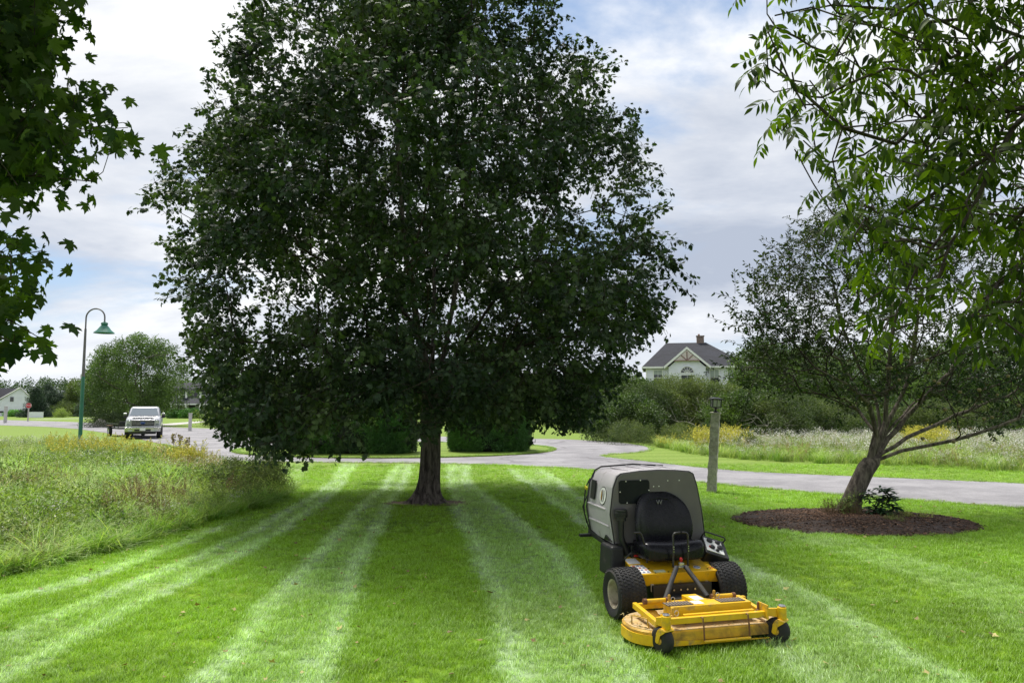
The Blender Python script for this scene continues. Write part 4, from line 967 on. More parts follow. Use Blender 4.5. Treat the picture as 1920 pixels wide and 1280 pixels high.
for x, y in ((-.29, 1.03), (-.13, .93), (-.27, .92), (.1, .93), (.29, .94), (.15, 1.05), (.4, 1.1)): d.cyl((hb_(x), y, zf + (zb - zf) * (y - yf) / (yb - yf)), (hb_(x), y, zf + (zb - zf) * (y - yf) / (yb - yf) + .006), .008, 8)
d.build('panel_bolts', BLK, mow)['kind'] = 'stuff'
# underframe and engine
d = MB(); d.box((BX, 1.20, .24), (.62, .62, .16)); d.box((BX, 1.65, .40), (.66, .62, .36)); d.box((BX, .93, .20), (.30, .35, .05)); d.build('chassis', BLK, mow, bevel=.01)
d = MB()
for x in (-.3, .27): d.box((BX + x, .93, .29), (.03, .02, .07))
d.build('tie_down_tab', RIM, mow, bevel=.002)
d = MB()
for x in (-.1, -.03, .04, .12): d.cyl((BX + x, .88, .27), (BX + x, .875, .27), .009, 8)
d.build('frame_bolts', STEEL, mow)['kind'] = 'stuff'
# drive wheels
for s in (-1, 1):
    w = empty('drive_wheel', (BX + (.50 if s > 0 else -.545), 1.02, .238), 0, None, None); w.parent = mow; w.scale = (.93, .95, .95)
    t = MB(); hw = .15
    t.lathe([(.135, -hw * .80), (.18, -hw * .98), (.215, -hw), (.238, -hw * .86), (.244, -hw * .6), (.246, 0), (.244, hw * .6), (.238, hw * .86), (.215, hw), (.18, hw * .98), (.135, hw * .80)], axis='X', seg=48)
    for row in range(7):
        for k in range(40):
            a = 2 * math.pi * (k + (.5 if row % 2 else 0)) / 40; xx = (row - 3) * .0405; rr = .2455 - (.006 if row in (0, 6) else 0)
            t.add([(px_ * .0165, py_ * .0125, pz_ * .006) for px_, py_, pz_ in ((-1, -1, -1), (1, -1, -1), (1, 1, -1), (-1, 1, -1), (-.85, -.8, 1), (.85, -.8, 1), (.85, .8, 1), (-.85, .8, 1))], [(4, 5, 6, 7), (0, 1, 5, 4), (1, 2, 6, 5), (2, 3, 7, 6), (3, 0, 4, 7)],
                  Matrix.Rotation(a, 4, 'X') @ T4((xx, 0, rr)) @ Matrix.Rotation(.35 if row % 2 else -.35, 4, 'Z'))
    t.build('tyre', RUB, w, smooth=True, sharp=35)
    r_ = MB(); sx = s
    r_.lathe([(.0, sx * .04), (.05, sx * .045), (.055, sx * .02), (.10, sx * .01), (.115, sx * .06), (.125, sx * .12), (.142, sx * .128), (.142, sx * .10)], axis='X', seg=32); r_.build('rim', RIM, w, smooth=True)
    r_ = MB()
    for k in range(5): a = 2 * math.pi * k / 5; r_.cyl((sx * .02, .075 * math.cos(a), .075 * math.sin(a)), (sx * .055, .075 * math.cos(a), .075 * math.sin(a)), .009, 8)
    r_.build('wheel_bolts', STEEL, w)['kind'] = 'stuff'
w = empty('rear_caster', (BX, 2.08, .14), 0, None, None); w.parent = mow
t = MB(); t.lathe([(.05, -.05), (.11, -.05), (.135, -.035), (.14, 0), (.135, .035), (.11, .05), (.05, .05)], axis='X', seg=24); t.build('tyre', RUB, w, smooth=True)
MB().box((0, 0, .2), (.13, .05, .12)).build('fork', BLK, w, bevel=.005)
# seat: cushion and shell back, grown from sections
def loft(secs, name, m, parent, cap=True, smooth=True, sub=1):
    n_ = len(secs[0]); V = [p for s_ in secs for p in s_]; Fs = [(i * n_ + k, i * n_ + (k + 1) % n_, (i + 1) * n_ + (k + 1) % n_, (i + 1) * n_ + k) for i in range(len(secs) - 1) for k in range(n_)]
    if cap: Fs += [tuple(range(n_))[::-1], tuple((len(secs) - 1) * n_ + k for k in range(n_))]
    o = MB().add(V, Fs).build(name, m, parent, smooth=smooth, sharp=80)
    if sub: q = o.modifiers.new('sub', 'SUBSURF'); q.levels = sub; q.render_levels = sub
    return o
seat = empty('seat', (BX - .015, 1.0, 0), 0, None, None); seat.parent = mow
secs = []
for y, zt, hw, zb_ in ((-.03, .59, .26, .525), (-.015, .665, .305, .515), (.03, .70, .32, .51), (.15, .675, .325, .51), (.28, .66, .32, .52), (.37, .67, .29, .54), (.40, .64, .27, .56)):
    s_ = []
    for k in range(24):
        a = 2 * math.pi * k / 24; ca, sa_ = math.cos(a), math.sin(a); e = .38
        x = hw * math.copysign(abs(ca) ** e, ca); z = (zt + zb_) / 2 + (zt - zb_) / 2 * math.copysign(abs(sa_) ** e, sa_)
        if sa_ > 0: z += .022 * (abs(x) / hw) ** 3 - .014 * math.exp(-(x / .09) ** 2) + (.006 * math.cos(x * 40) if y > .05 else 0)
        s_.append((x, y, z))
    secs.append(s_)
loft(secs, 'cushion', VIN, seat)
secs = []
for z, hw, yo, th in ((.60, .24, .345, .06), (.66, .30, .345, .08), (.75, .315, .35, .09), (.86, .315, .365, .09), (.95, .30, .38, .085), (1.03, .265, .395, .075), (1.09, .205, .405, .06), (1.125, .13, .41, .045), (1.138, .05, .412, .03)):
    s_ = []
    for k in range(24):
        a = 2 * math.pi * k / 24; ca, sa_ = math.cos(a), math.sin(a)
        x = hw * math.copysign(abs(ca) ** .6, ca); y = yo + th / 2 * math.copysign(abs(sa_) ** .6, sa_) - .11 * (abs(x) / .3) ** 2.4 + (.012 * math.exp(-((abs(x) - .2) / .02) ** 2) if sa_ < 0 else 0)
        s_.append((x, y, z))
    secs.append(s_)
loft(secs, 'backrest', VIN, seat)
text('seat_letter', 'W', .065, mat('faded_white_ink', (.16, .16, .17), .6), seat, T4((0.0, .338, 1.03)) @ Matrix.Rotation(R(82), 4, 'X'), .002)
d = MB(); d.tube([(-.21, .315, .62), (-.225, .32, .76), (-.225, .33, .88), (-.19, .34, .98), (-.10, .35, 1.06), (0, .352, 1.075), (.10, .35, 1.06), (.19, .34, .98), (.225, .33, .88), (.225, .32, .76), (.21, .315, .62)], .0045, 6); d.build('piping', VIN, seat, smooth=True)
# control levers
d = MB(); d.tube([(BX - .08, .93, .47), (BX - .08, .92, .60), (BX - .08, .92, .765), (BX - .07, .92, .785), (BX - .05, .92, .792), (BX - .005, .92, .795)], .0105, 10); d.build('control_lever', BLK, mow, smooth=True)
d = MB(); d.tube([(BX + .075, .93, .47), (BX + .075, .92, .60), (BX + .075, .92, .765), (BX + .065, .92, .785), (BX + .045, .92, .792), (BX + .008, .92, .795)], .0105, 10); d.build('control_lever', BLK, mow, smooth=True)
d = MB()
for x in (-.08, .075):
    for z in (.62, .645, .665): d.cyl((BX + x, .912, z), (BX + x, .906, z), .0055, 8)
d.build('lever_bolts', STEEL, mow)['kind'] = 'stuff'
d = MB(); d.tube([(BX - .43, 1.04, .79), (BX - .37, 1.04, .79), (BX - .355, 1.04, .775), (BX - .30, 1.05, .62), (BX - .29, 1.06, .50)], .0095, 10); d.build('park_lever', BLK, mow, smooth=True)
d = MB(); d.cyl((BX - .01, .90, .47), (BX - .01, .90, .52), .013, 10); d.box((BX - .01, .90, .50), (.05, .03, .03)); d.box((BX - .01, .90, .478), (.13, .05, .014)); d.build('valve_bracket', STEEL, mow, bevel=.003)
MB().lathe([(0, .52), (.008, .52), (.014, .535), (.016, .55), (.010, .562), (0, .565)], (BX - .01, .90, 0), seg=12).build('red_knob', REDK, mow, smooth=True)
# side console with dials
cn = empty('side_console', (BX + .50, 1.18, .565), 0, None, None); cn.parent = mow; cn.rotation_euler = (R(28), R(18), R(-8))
MB().box((0, 0, -.04), (.23, .26, .15), taper=1.1).build('console_box', BLKP, cn, bevel=.012)
MB().box((-.02, -.01, .040), (.19, .20, .01)).build('console_plate', WHITE, cn, bevel=.003)
d = MB()
for x, y, r0 in ((-.06, .05, .030), (.03, .06, .026), (-.05, -.05, .026), (.04, -.02, .030), (.0, -.08, .018)): d.lathe([(0, .045), (r0, .045), (r0, .062), (r0 * .7, .068), (0, .068)], (x, y, 0), seg=14)
d.build('dials', BLKP, cn, smooth=True)
MB().tube([(.11, .12, .03), (.12, .12, .075), (.10, .13, .09), (-.1, .13, .09), (-.12, .12, .06), (-.12, .12, .02)], .008, 8).build('console_rail', BLK, cn, smooth=True)
MB().box((-.06, -.05, .05), (.05, .012, .02)).build('red_switch', REDK, cn)
# fuel tank, air intake
MB().box((-.405, 1.44, .47), (.165, .34, .30), taper=.88).build('fuel_tank', BLKP, mow, bevel=.03, seg=4)
d = MB(); d.lathe([(0, 0), (.05, 0), (.05, .03), (.065, .034), (.065, .044), (.058, .047), (.065, .05), (.065, .062), (.058, .065), (.065, .068), (.065, .082), (.058, .086), (.062, .09), (.062, .106), (.02, .112), (0, .112)], (-.345, 1.34, .865), seg=24)
d.build('air_precleaner', BLKP, mow, smooth=True)
d = MB(); d.tube([(-.345, 1.34, .88), (-.345, 1.34, .70), (-.32, 1.34, .62), (-.28, 1.36, .54)], [.027, .027, .032, .042], 14); d.build('intake_pipe', BLKP, mow, smooth=True)
d = MB(); d.tube([(-.36, 1.24, .42), (-.38, 1.18, .52), (-.33, 1.14, .58), (-.27, 1.16, .57)], .008, 8); d.build('hose', BLKP, mow, smooth=True)
d = MB(); d.tube([(-.2, 1.3, .47), (-.1, 1.29, .52), (.3, 1.30, .52), (.5, 1.32, .46)], .018, 8); d.box((BX, 1.36, .56), (.7, .12, .12)); d.build('engine_shroud', BLKP, mow, bevel=.01)
# hopper
hop = empty('grass_hopper', (BX, 1.40, .62), 0, None, None); hop.parent = mow
front = [(-.49, .0), (-.535, .30), (-.50, .56), (-.455, .675), (-.41, .705), (-.2, .728), (.0, .735), (.2, .728), (.36, .712), (.41, .685), (.45, .56), (.50, .30), (.535, .0)]
def hsec(y, kx, dz, zb_=0.0): return [(x * kx, y, max(z + dz * (z > .2), zb_) ) for x, z in front]
secs = [hsec(0, 1, 0), hsec(.012, 1.012, .008), hsec(.62, 1.0, -.01, .02), hsec(.70, .97, -.03, .03)]
n_ = len(front); V = [p for s_ in secs for p in s_]; fs = [(i * n_ + k, i * n_ + (k + 1) % n_, (i + 1) * n_ + (k + 1) % n_, (i + 1) * n_ + k) for i in range(3) for k in range(n_)]
fs = [f[::-1] for f in fs]
MB().add(V, fs + [tuple(3 * n_ + k for k in range(n_))[::-1]]).build('hopper_shell', HOP, hop, bevel=.012, seg=3)
fp = [(x * .975, z * .982 + .006) for x, z in front]
MB().add([(x, -.006, z) for x, z in fp] + [(x * 1.005, .012, z) for x, z in fp], [tuple(range(n_))[::-1]] + [(i, (i + 1) % n_, n_ + (i + 1) % n_, n_ + i) for i in range(n_)]).build('hopper_front', HOP_SHADE, hop, bevel=.006)
wn = MB(); 
rr_ = stadium(-.435, -.10, .40, .635, .03, 5)
wn.prism(rr_, 0, .010, Matrix(((1, 0, 0, 0), (0, 0, -1, -.008), (0, 1, 0, 0), (0, 0, 0, 1)))); wn.build('inspection_cover', mat('cover_black', (.006, .008, .011), .5, spec=.2), hop, bevel=.002)
for x, z in ((-.36, .625), (-.20, .632), (-.425, .52), (-.108, .53), (-.35, .41), (-.19, .41), (-.05, .565), (.01, .565), (.11, .62), (.24, .62)):
    MB().lathe([(0, .0), (.007, .0), (.006, .004), (0, .006)], seg=8).build('rivet', WHITE, hop).matrix_local = T4((x, -.0065 - (.010 if x < -.1 else 0), z)) @ Matrix.Rotation(math.pi / 2, 4, 'X')
# ribs on the roof and the side
for x in (-.30, -.12, .06, .24):
    z0 = float(np.interp(x, [-.455, -.41, -.2, 0, .2, .36, .41], [.675, .705, .728, .735, .728, .712, .685])) + .006
    MB().box((x, .30, z0), (.018, .46, .012)).build('roof_rib', HOP, hop, bevel=.005)
def side_pt(z, y, off=.0): x = -float(np.interp(z, [0, .30, .56, .675], [.49, .535, .50, .455])) * 1.01 - off; return (x, y, z)
for z, y0, y1 in ((.335, .10, .60), (.17, .05, .60)):
    d = MB(); d.tube([side_pt(z, y0), side_pt(z + .01, y1)], .012, 8); d.build('side_rib', HOP, hop, smooth=True)
oval = MB(); ang_ = math.atan2(.535 - .50, .26)
Ms = T4(side_pt(.46, .21, .001)) @ Matrix.Rotation(-math.pi / 2, 4, 'Z') @ Matrix.Rotation(math.pi / 2 - ang_, 4, 'X')
eo = empty('side_emblem', (0, 0, 0), 0, None, None); eo.parent = hop; eo.matrix_local = Ms
bpy.data.objects.remove(eo)
def emb(name, r, z0, z1, m, sy=1.0, xo=0, sx=1.0): o = MB().prism([(xo + r * sx * math.cos(a), r * sy * math.sin(a)) for a in [2 * math.pi * k / 32 for k in range(32)]], z0, z1).build(name, m, hop); o.matrix_local = Ms; return o
emb('emblem_rim', .095, 0, .003, BLK); emb('emblem_disc', .086, .003, .005, WHITE)
ORG = mat('emblem_gold', (.5, .25, .03), .5)
emb('emblem_stroke', .062, .005, .007, BLK, 1, -.022, .30); emb('emblem_stroke', .062, .005, .007, BLK, 1, .024, .30); emb('emblem_core', .052, .007, .009, ORG, 1, -.022, .14); emb('emblem_core', .052, .007, .009, WHITE, 1, .024, .14)
o = MB().box((0, 0, 0), (.02, .11, .20)).build('latch_pad', BLKP, hop, bevel=.008); o.location = side_pt(.50, .47, .012); o.rotation_euler = (0, ang_, 0)
for z in (.565, .50, .43): MB().lathe([(0, 0), (.008, 0), (.006, .006), (0, .007)], side_pt(z, .41, .004), 'X', 8).build('rivet', STEEL, hop)
d = MB(); d.tube([side_pt(.02, .60, .01), side_pt(.30, .61, .01), side_pt(.56, .61, .01), (-.45, .61, .69), (-.38, .61, .725), (0, .61, .745), (.36, .61, .72)], .009, 8); d.build('rear_frame_tube', BLK, hop, smooth=True)
d = MB(); d.tube([side_pt(.60, .63, .01), side_pt(.50, .66, .03), side_pt(.30, .63, .035), side_pt(.22, .66, .03), side_pt(.05, .63, .01)], .008, 6); d.tube([side_pt(.42, .63, .01), side_pt(.30, .65, .04), side_pt(.12, .66, .02)], .007, 6); d.build('hose', BLKP, hop, smooth=True)
MB().box(side_pt(.50, .64, .03), (.02, .05, .03), (.4, 0, 0)).build('strap', mat('yellow_strap', (.55, .50, .02), .6), hop)
MB().hexa([(-.50, .22, -.05), (-.40, .22, -.05), (-.40, .66, .02), (-.52, .66, .0), (-.50, .22, -.01), (-.40, .22, -.01), (-.40, .66, .06), (-.52, .66, .06)]).build('hopper_hinge', BLKP, hop, bevel=.005)
MB().box((-.57, .60, .0), (.14, .06, .03)).build('latch_arm', BLK, hop, bevel=.006)
MB().add([(-.50, .02, .02), (-.515, .02, .03), (-.52, .16, .07), (-.51, .22, .02)] + [(-.49, .02, .02), (-.49, .02, .03), (-.49, .16, .07), (-.49, .22, .02)], [(0, 1, 2, 3), (7, 6, 5, 4), (0, 4, 5, 1), (1, 5, 6, 2), (2, 6, 7, 3), (3, 7, 4, 0)]).build('hinge_bracket', BLK, hop)

# ================================================================ STREET FURNITURE
GRAN = mat('granite', (0.43, 0.395, 0.37), .9, var=.3, scale=14, bump=1.0, bscale=28, dirt=(0.28, 0.25, 0.21), dirt_amt=.4)
lp = empty('lamp_post', (4.69, 17.75, 0), 0, 'rough grey stone post with small black lantern standing on the lawn edge', 'lamp post')
lp.rotation_euler = (R(.5), R(4.2), R(-22))
bm = bmesh.new()
ns = 26
V = []; 
for i in range(ns + 1):
    z = -.1 + i * 1.94 / ns
    w_ = .104 - .010 * i / ns
    for k in range(12):
        e = [(-1, -1), (-.33, -1), (.33, -1), (1, -1), (1, -.33), (1, .33), (1, 1), (.33, 1), (-.33, 1), (-1, 1), (-1, .33), (-1, -.33)][k]
        j = random.uniform(-.010, .010); V.append((e[0] * w_ + j * (abs(e[0]) == 1), e[1] * w_ + random.uniform(-.008, .008) * (abs(e[1]) == 1), z))
MB().add(V, [(i * 12 + k, i * 12 + (k + 1) % 12, (i + 1) * 12 + (k + 1) % 12, (i + 1) * 12 + k) for i in range(ns) for k in range(12)]).build('stone_shaft', GRAN, lp)
bm.free()
MB().box((0, 0, 1.855), (.23, .23, .035)).build('stone_cap', GRAN, lp, bevel=.006)
ln = empty('lantern', (0, 0, 1.87), R(20), None, None); ln.parent = lp; ln.scale = (1.12, 1.12, 1.15)
d = MB(); d.lathe([(0, 0), (.045, 0), (.045, .02), (.02, .04), (.02, .06), (.05, .085), (.085, .095), (.09, .11), (0, .11)], seg=16); d.build('lantern_base', BLK, ln, smooth=True)
GL = bpy.data.materials.new('frosted_glass'); GL.use_nodes = True; b_ = GL.node_tree.nodes['Principled BSDF']; b_.inputs['Base Color'].default_value = (.75, .76, .74, 1); b_.inputs['Roughness'].default_value = .3; b_.inputs['Transmission Weight'].default_value = .55
for k in range(4):
    a = math.pi / 2 * k
    for q in (-1, 1):
        pn = MB(); pts = [(-.033, 0), (.033, 0), (.033, .10), (.024, .125), (0, .137), (-.024, .125), (-.033, .10)]
        M = T4((0, 0, .12)) @ Matrix.Rotation(a, 4, 'Z') @ T4((q * .040, -.083, 0)) @ XR90; pn.prism(pts, -.003, .003, M); pn.build('glass_pane', GL, ln)
d = MB()
for x in (-.088, .088):
    for y in (-.088, .088): d.box((x, y, .19), (.02, .02, .17))
for k in range(4):
    M = Matrix.Rotation(math.pi / 2 * k, 4, 'Z'); d.add([tuple(M @ Vector(p)) for p in [(-.006, -.092, .11), (.006, -.092, .11), (.006, -.078, .11), (-.006, -.078, .11), (-.006, -.092, .27), (.006, -.092, .27), (.006, -.078, .27), (-.006, -.078, .27)]], [(3, 2, 1, 0), (4, 5, 6, 7), (0, 1, 5, 4), (1, 2, 6, 5), (2, 3, 7, 6), (3, 0, 4, 7)])
d.build('lantern_frame', BLK, ln)
d = MB(); d.box((0, 0, .275), (.25, .25, .018)); d.box((0, 0, .295), (.20, .20, .025), taper=.5); d.build('lantern_roof', BLK, ln, bevel=.003)
# green street lamp with a goose neck
GRN = mat('green_paint', (0.022, 0.14, 0.095), .45, var=.1); PUR = mat('faded_purple_paint', (0.13, 0.115, 0.135), .5, var=.15)
sx_, sy_ = (157 - 960) / F * 34, 34.0
sl_ = empty('street_lamp', (sx_ - .02, sy_, 0), R(-8), 'tall green street lamp with curved neck rising from the tall yellow weeds', 'street lamp')
H_ = 5.55
MB().tube([(0, 0, 0), (0, 0, 3.36)], [.088, .075], 14).build('lower_pole', GRN, sl_, smooth=True)
MB().tube([(0, 0, 3.36), (0, 0, H_)], [.066, .048], 14).build('upper_pole', PUR, sl_, smooth=True)
arc = [(0, 0, H_)] + [(0, 0, H_ + .35)] + [(.47 - .47 * math.cos(R(a)), 0, H_ + .5 + .42 * math.sin(R(a))) for a in range(0, 181, 12)] + [(.94, 0, H_ + .22)]
MB().tube(arc, .034, 12).build('goose_neck', PUR, sl_, smooth=True)
MB().lathe([(0, .30), (.05, .30), (.07, .27), (.14, .24), (.15, .17), (.12, .13), (.15, .10), (.20, .04), (.30, -.10), (.42, -.20), (.44, -.235), (.43, -.24), (.29, -.12), (.15, .05), (0, .1)], (.94, 0, H_ + .02), seg=28).build('lamp_shade', GRN, sl_, smooth=True)
MB().lathe([(0, -.12), (.07, -.1), (.09, -.02), (.06, .05), (0, .06)], (.94, 0, H_ + .02), seg=14).build('bulb', GL, sl_, smooth=True)
# stop sign and small stone posts far off
def gp(u, Y): return ((u - 960) / F * Y, Y)
x, y = gp(57, 103)
ss = empty('stop_sign', (x, y, 0), R(20), 'red octagonal stop sign on pale post beside the far road', 'sign')
MB().box((0, .05, 1.0), (.16, .08, 2.0)).build('sign_post', mat('weathered_wood', (.42, .40, .37), .8), ss, bevel=.01)
oc = [(.38 * math.cos(R(22.5 + 45 * k)), .38 * math.sin(R(22.5 + 45 * k))) for k in range(8)]
MB().prism(oc, 0, .02, T4((0, 0, 2.15)) @ XR90).build('sign_border', WHITE, ss)
MB().prism([(a * .93, b * .93) for a, b in oc], .021, .026, T4((0, 0, 2.15)) @ XR90).build('sign_face', mat('sign_red', (.45, .01, .015), .4), ss)
text('sign_lettering', 'STOP', .30, WHITE, ss, T4((0, -.03, 2.15)) @ XR90)
for (u, Y, h, lab) in ((15, 92, 2.0, 'pale stone post standing at the road edge at far left'), (360, 62, 1.4, 'short white marker post on the lawn by the porch house driveway')):
    x, y = gp(u, Y); o = MB().box((0, 0, h / 2), (.30 if h > 1.5 else .2, .25, h)).box((0, 0, h + .03), (.34 if h > 1.5 else .24, .29, .06)).build('marker_post', mat('pale_stone', (.46, .45, .43), .8, var=.1), bevel=.02); o.location = (x, y, 0); tag(o, lab, 'post')

# ================================================================ THE PICKUP
SIL = mat('silver_paint', (0.47, 0.48, 0.51), .35, metal=.3, var=.03, coat=.6); CHR = mat('chrome', (.50, .50, .52), .28, metal=1); DGL = mat('dark_glass', (.10, .13, .16), .3, var=.05, spec=.25)
HLG = mat('headlight_glass', (.45, .47, .5), .1, metal=.3)
tk = empty('pickup_truck', (-22.9, 46.5, 0), R(24), 'silver pickup truck seen head-on with chrome grille on the grey street', 'truck')
# body from cross sections along y (front at y=0)
def tsec(y, hw, z0, z1, hwt=None, r=.06):
    hwt = hwt or hw; return [(-hw + .03, y, z0), (hw - .03, y, z0), (hw, y, z0 + .1), (hw, y, (z0 + z1) / 2), (hwt, y, z1 - r), (hwt - r * 1.3, y, z1), (-hwt + r * 1.3, y, z1), (-hwt, y, z1 - r), (-hw, y, (z0 + z1) / 2), (-hw, y, z0 + .1)]
secs = [tsec(0, .93, .62, 1.20, .90), tsec(.08, .97, .5, 1.27, .93), tsec(.5, 1.0, .5, 1.32, .95), tsec(1.3, 1.01, .5, 1.37, .97), tsec(1.5, 1.01, .5, 1.40, .98), tsec(4.0, 1.01, .5, 1.40, .98), tsec(4.05, 1.01, .5, 1.38, .99), tsec(6.1, 1.0, .55, 1.38, .99)]
loft(secs, 'truck_body', SIL, tk, sub=0)
csec = lambda y, hw, z: [(-hw, y, 1.36), (hw, y, 1.36), (hw - (z - 1.36) * .22, y, z - .04), (hw - (z - 1.36) * .22 - .1, y, z), (-hw + (z - 1.36) * .22 + .1, y, z), (-hw + (z - 1.36) * .22, y, z - .04)]
loft([csec(1.45, .93, 1.40), csec(2.12, .92, 1.96), csec(2.6, .92, 2.0), csec(3.6, .92, 1.98), csec(3.95, .93, 1.42)], 'cab', SIL, tk, sub=0)
MB().add([(-.82, 1.485, 1.44), (.82, 1.485, 1.44), (.715, 2.03, 1.915), (-.715, 2.03, 1.915), (-.82, 1.52, 1.44), (.82, 1.52, 1.44), (.715, 2.06, 1.91), (-.715, 2.06, 1.91)], [(0, 1, 2, 3), (7, 6, 5, 4), (0, 4, 5, 1), (1, 5, 6, 2), (2, 6, 7, 3), (3, 7, 4, 0)]).build('windshield', mat('windshield_glass', (.16, .19, .22), .04, var=.02, spec=.5), tk)
for s in (-1, 1):
    MB().add([(s * .905, 1.9, 1.46), (s * .905, 3.7, 1.46), (s * .82, 3.55, 1.88), (s * .82, 2.35, 1.88), (s * .93, 1.9, 1.45), (s * .93, 3.7, 1.45), (s * .845, 3.55, 1.88), (s * .845, 2.35, 1.88)], [(0, 1, 2, 3), (7, 6, 5, 4), (0, 4, 5, 1), (1, 5, 6, 2), (2, 6, 7, 3), (3, 7, 4, 0)]).build('side_window', DGL, tk)
    m_ = empty('mirror', (s * 1.10, 1.75, 1.42), 0, None, None); m_.parent = tk
    MB().box((0, 0, .02), (.20, .12, .34)).build('mirror_shell', BLKP, m_, bevel=.03); MB().box((0, -.05, .12), (.19, .08, .13)).build('mirror_cap', CHR, m_, bevel=.03); MB().box((-s * .12, 0, -.08), (.16, .06, .05)).build('mirror_arm', BLKP, m_)
    hl = MB().box((s * .80, -.012, 1.0), (.24, .06, .34)).build('headlight', HLG, tk, bevel=.02)
    MB().box((s * .80, -.048, 1.07), (.17, .012, .12)).build('lens', CHR, hl, bevel=.01); MB().box((s * .80, -.048, .90), (.17, .012, .07)).build('lens', DGL, hl, bevel=.01)
    MB().box((s * .68, -.20, .52), (.22, .03, .10)).build('fog_light', HLG, tk, bevel=.01)
    for yy in (1.05, 4.75):
        w = empty('wheel', (s * .90, yy, .41), 0, None, None); w.parent = tk
        MB().lathe([(.24, -.13), (.36, -.14), (.405, -.11), (.41, 0), (.405, .11), (.36, .14), (.24, .13)], axis='X', seg=28).build('tyre', RUB, w, smooth=True)
        MB().lathe([(0, s * .11), (.08, s * .12), (.1, s * .07), (.22, s * .08), (.25, s * .12)], axis='X', seg=20).build('rim', CHR, w, smooth=True)
MB().box((0, -.02, 1.0), (1.34, .04, .37)).build('grille_surround', CHR, tk, bevel=.02)
gr = MB().box((0, -.05, 1.0), (1.26, .02, .34)).build('grille', BLKP, tk)
for z in (.95, 1.08): MB().box((0, -.07, z), (1.20, .03, .032)).build('grille_bar', CHR, gr, bevel=.01)
MB().prism([(.15 * math.cos(a), .07 * math.sin(a)) for a in [2 * math.pi * k / 20 for k in range(20)]], 0, .02, T4((0, -.09, 1.0)) @ XR90).build('oval_badge', mat('badge_blue', (.02, .05, .2), .3), gr)
MB().hexa([(-1.0, -.2, .45), (1.0, -.2, .45), (1.0, .1, .45), (-1.0, .1, .45), (-1.0, -.22, .74), (1.0, -.22, .74), (1.0, .1, .74), (-1.0, .1, .74)]).build('bumper', CHR, tk, bevel=.04, seg=3)
MB().box((0, -.215, .55), (.9, .02, .12)).build('bumper_opening', BLKP, tk, bevel=.01)
MB().box((0, -.235, .60), (.32, .015, .16)).build('licence_plate', WHITE, tk, bevel=.005)
MB().box((0, .02, .38), (1.5, .3, .16)).build('air_dam', BLKP, tk, bevel=.02)
MB().box((0, 3, .48), (1.5, 5, .2)).build('underbody', BLK, tk)
d = MB(); d.box((0, .2, 1.325), (1.2, .25, .02), (.12, 0, 0)); d.box((0, 1.3, 1.395), (1.4, .12, .02)); d.build('hood_trim', BLKP, tk, bevel=.01)
tr = empty('utility_trailer', (-25.6, 50.6, 0), R(40), 'low dark utility trailer with brown sides behind the silver pickup', 'trailer')
BRN = mat('trailer_wood', (.11, .06, .03), .8, var=.3)
MB().box((0, 1.4, .55), (1.9, 3.4, .10)).build('bed', BLK, tr, bevel=.02)
for s in (-1, 1):
    MB().box((s * .93, 1.4, .85), (.05, 3.4, .04)).build('side_rail', BLK, tr)
    for k in range(4): MB().box((s * .93, -.2 + 1.05 * k, .72), (.05, .05, .30)).build('stake', BLK, tr)
    w = empty('wheel', (s * 1.05, 1.6, .33), 0, None, None); w.parent = tr
    MB().lathe([(.18, -.1), (.30, -.1), (.33, -.07), (.33, .07), (.30, .1), (.18, .1)], axis='X', seg=22).build('tyre', RUB, w, smooth=True); MB().lathe([(0, s * .06), (.08, s * .08), (.18, s * .05), (.2, s * .1)], axis='X', seg=16).build('rim', STEEL, w, smooth=True)
    MB().box((s * 1.05, 1.6, .72), (.26, .9, .04)).build('fender', BRN, tr, bevel=.02)
MB().box((0, -.3, .85), (1.8, .04, .35)).build('front_board', BLK, tr, bevel=.01)
MB().tube([(0, -.3, .5), (.1, -1.4, .48)], .05, 8).build('drawbar', BLK, tr, smooth=True)
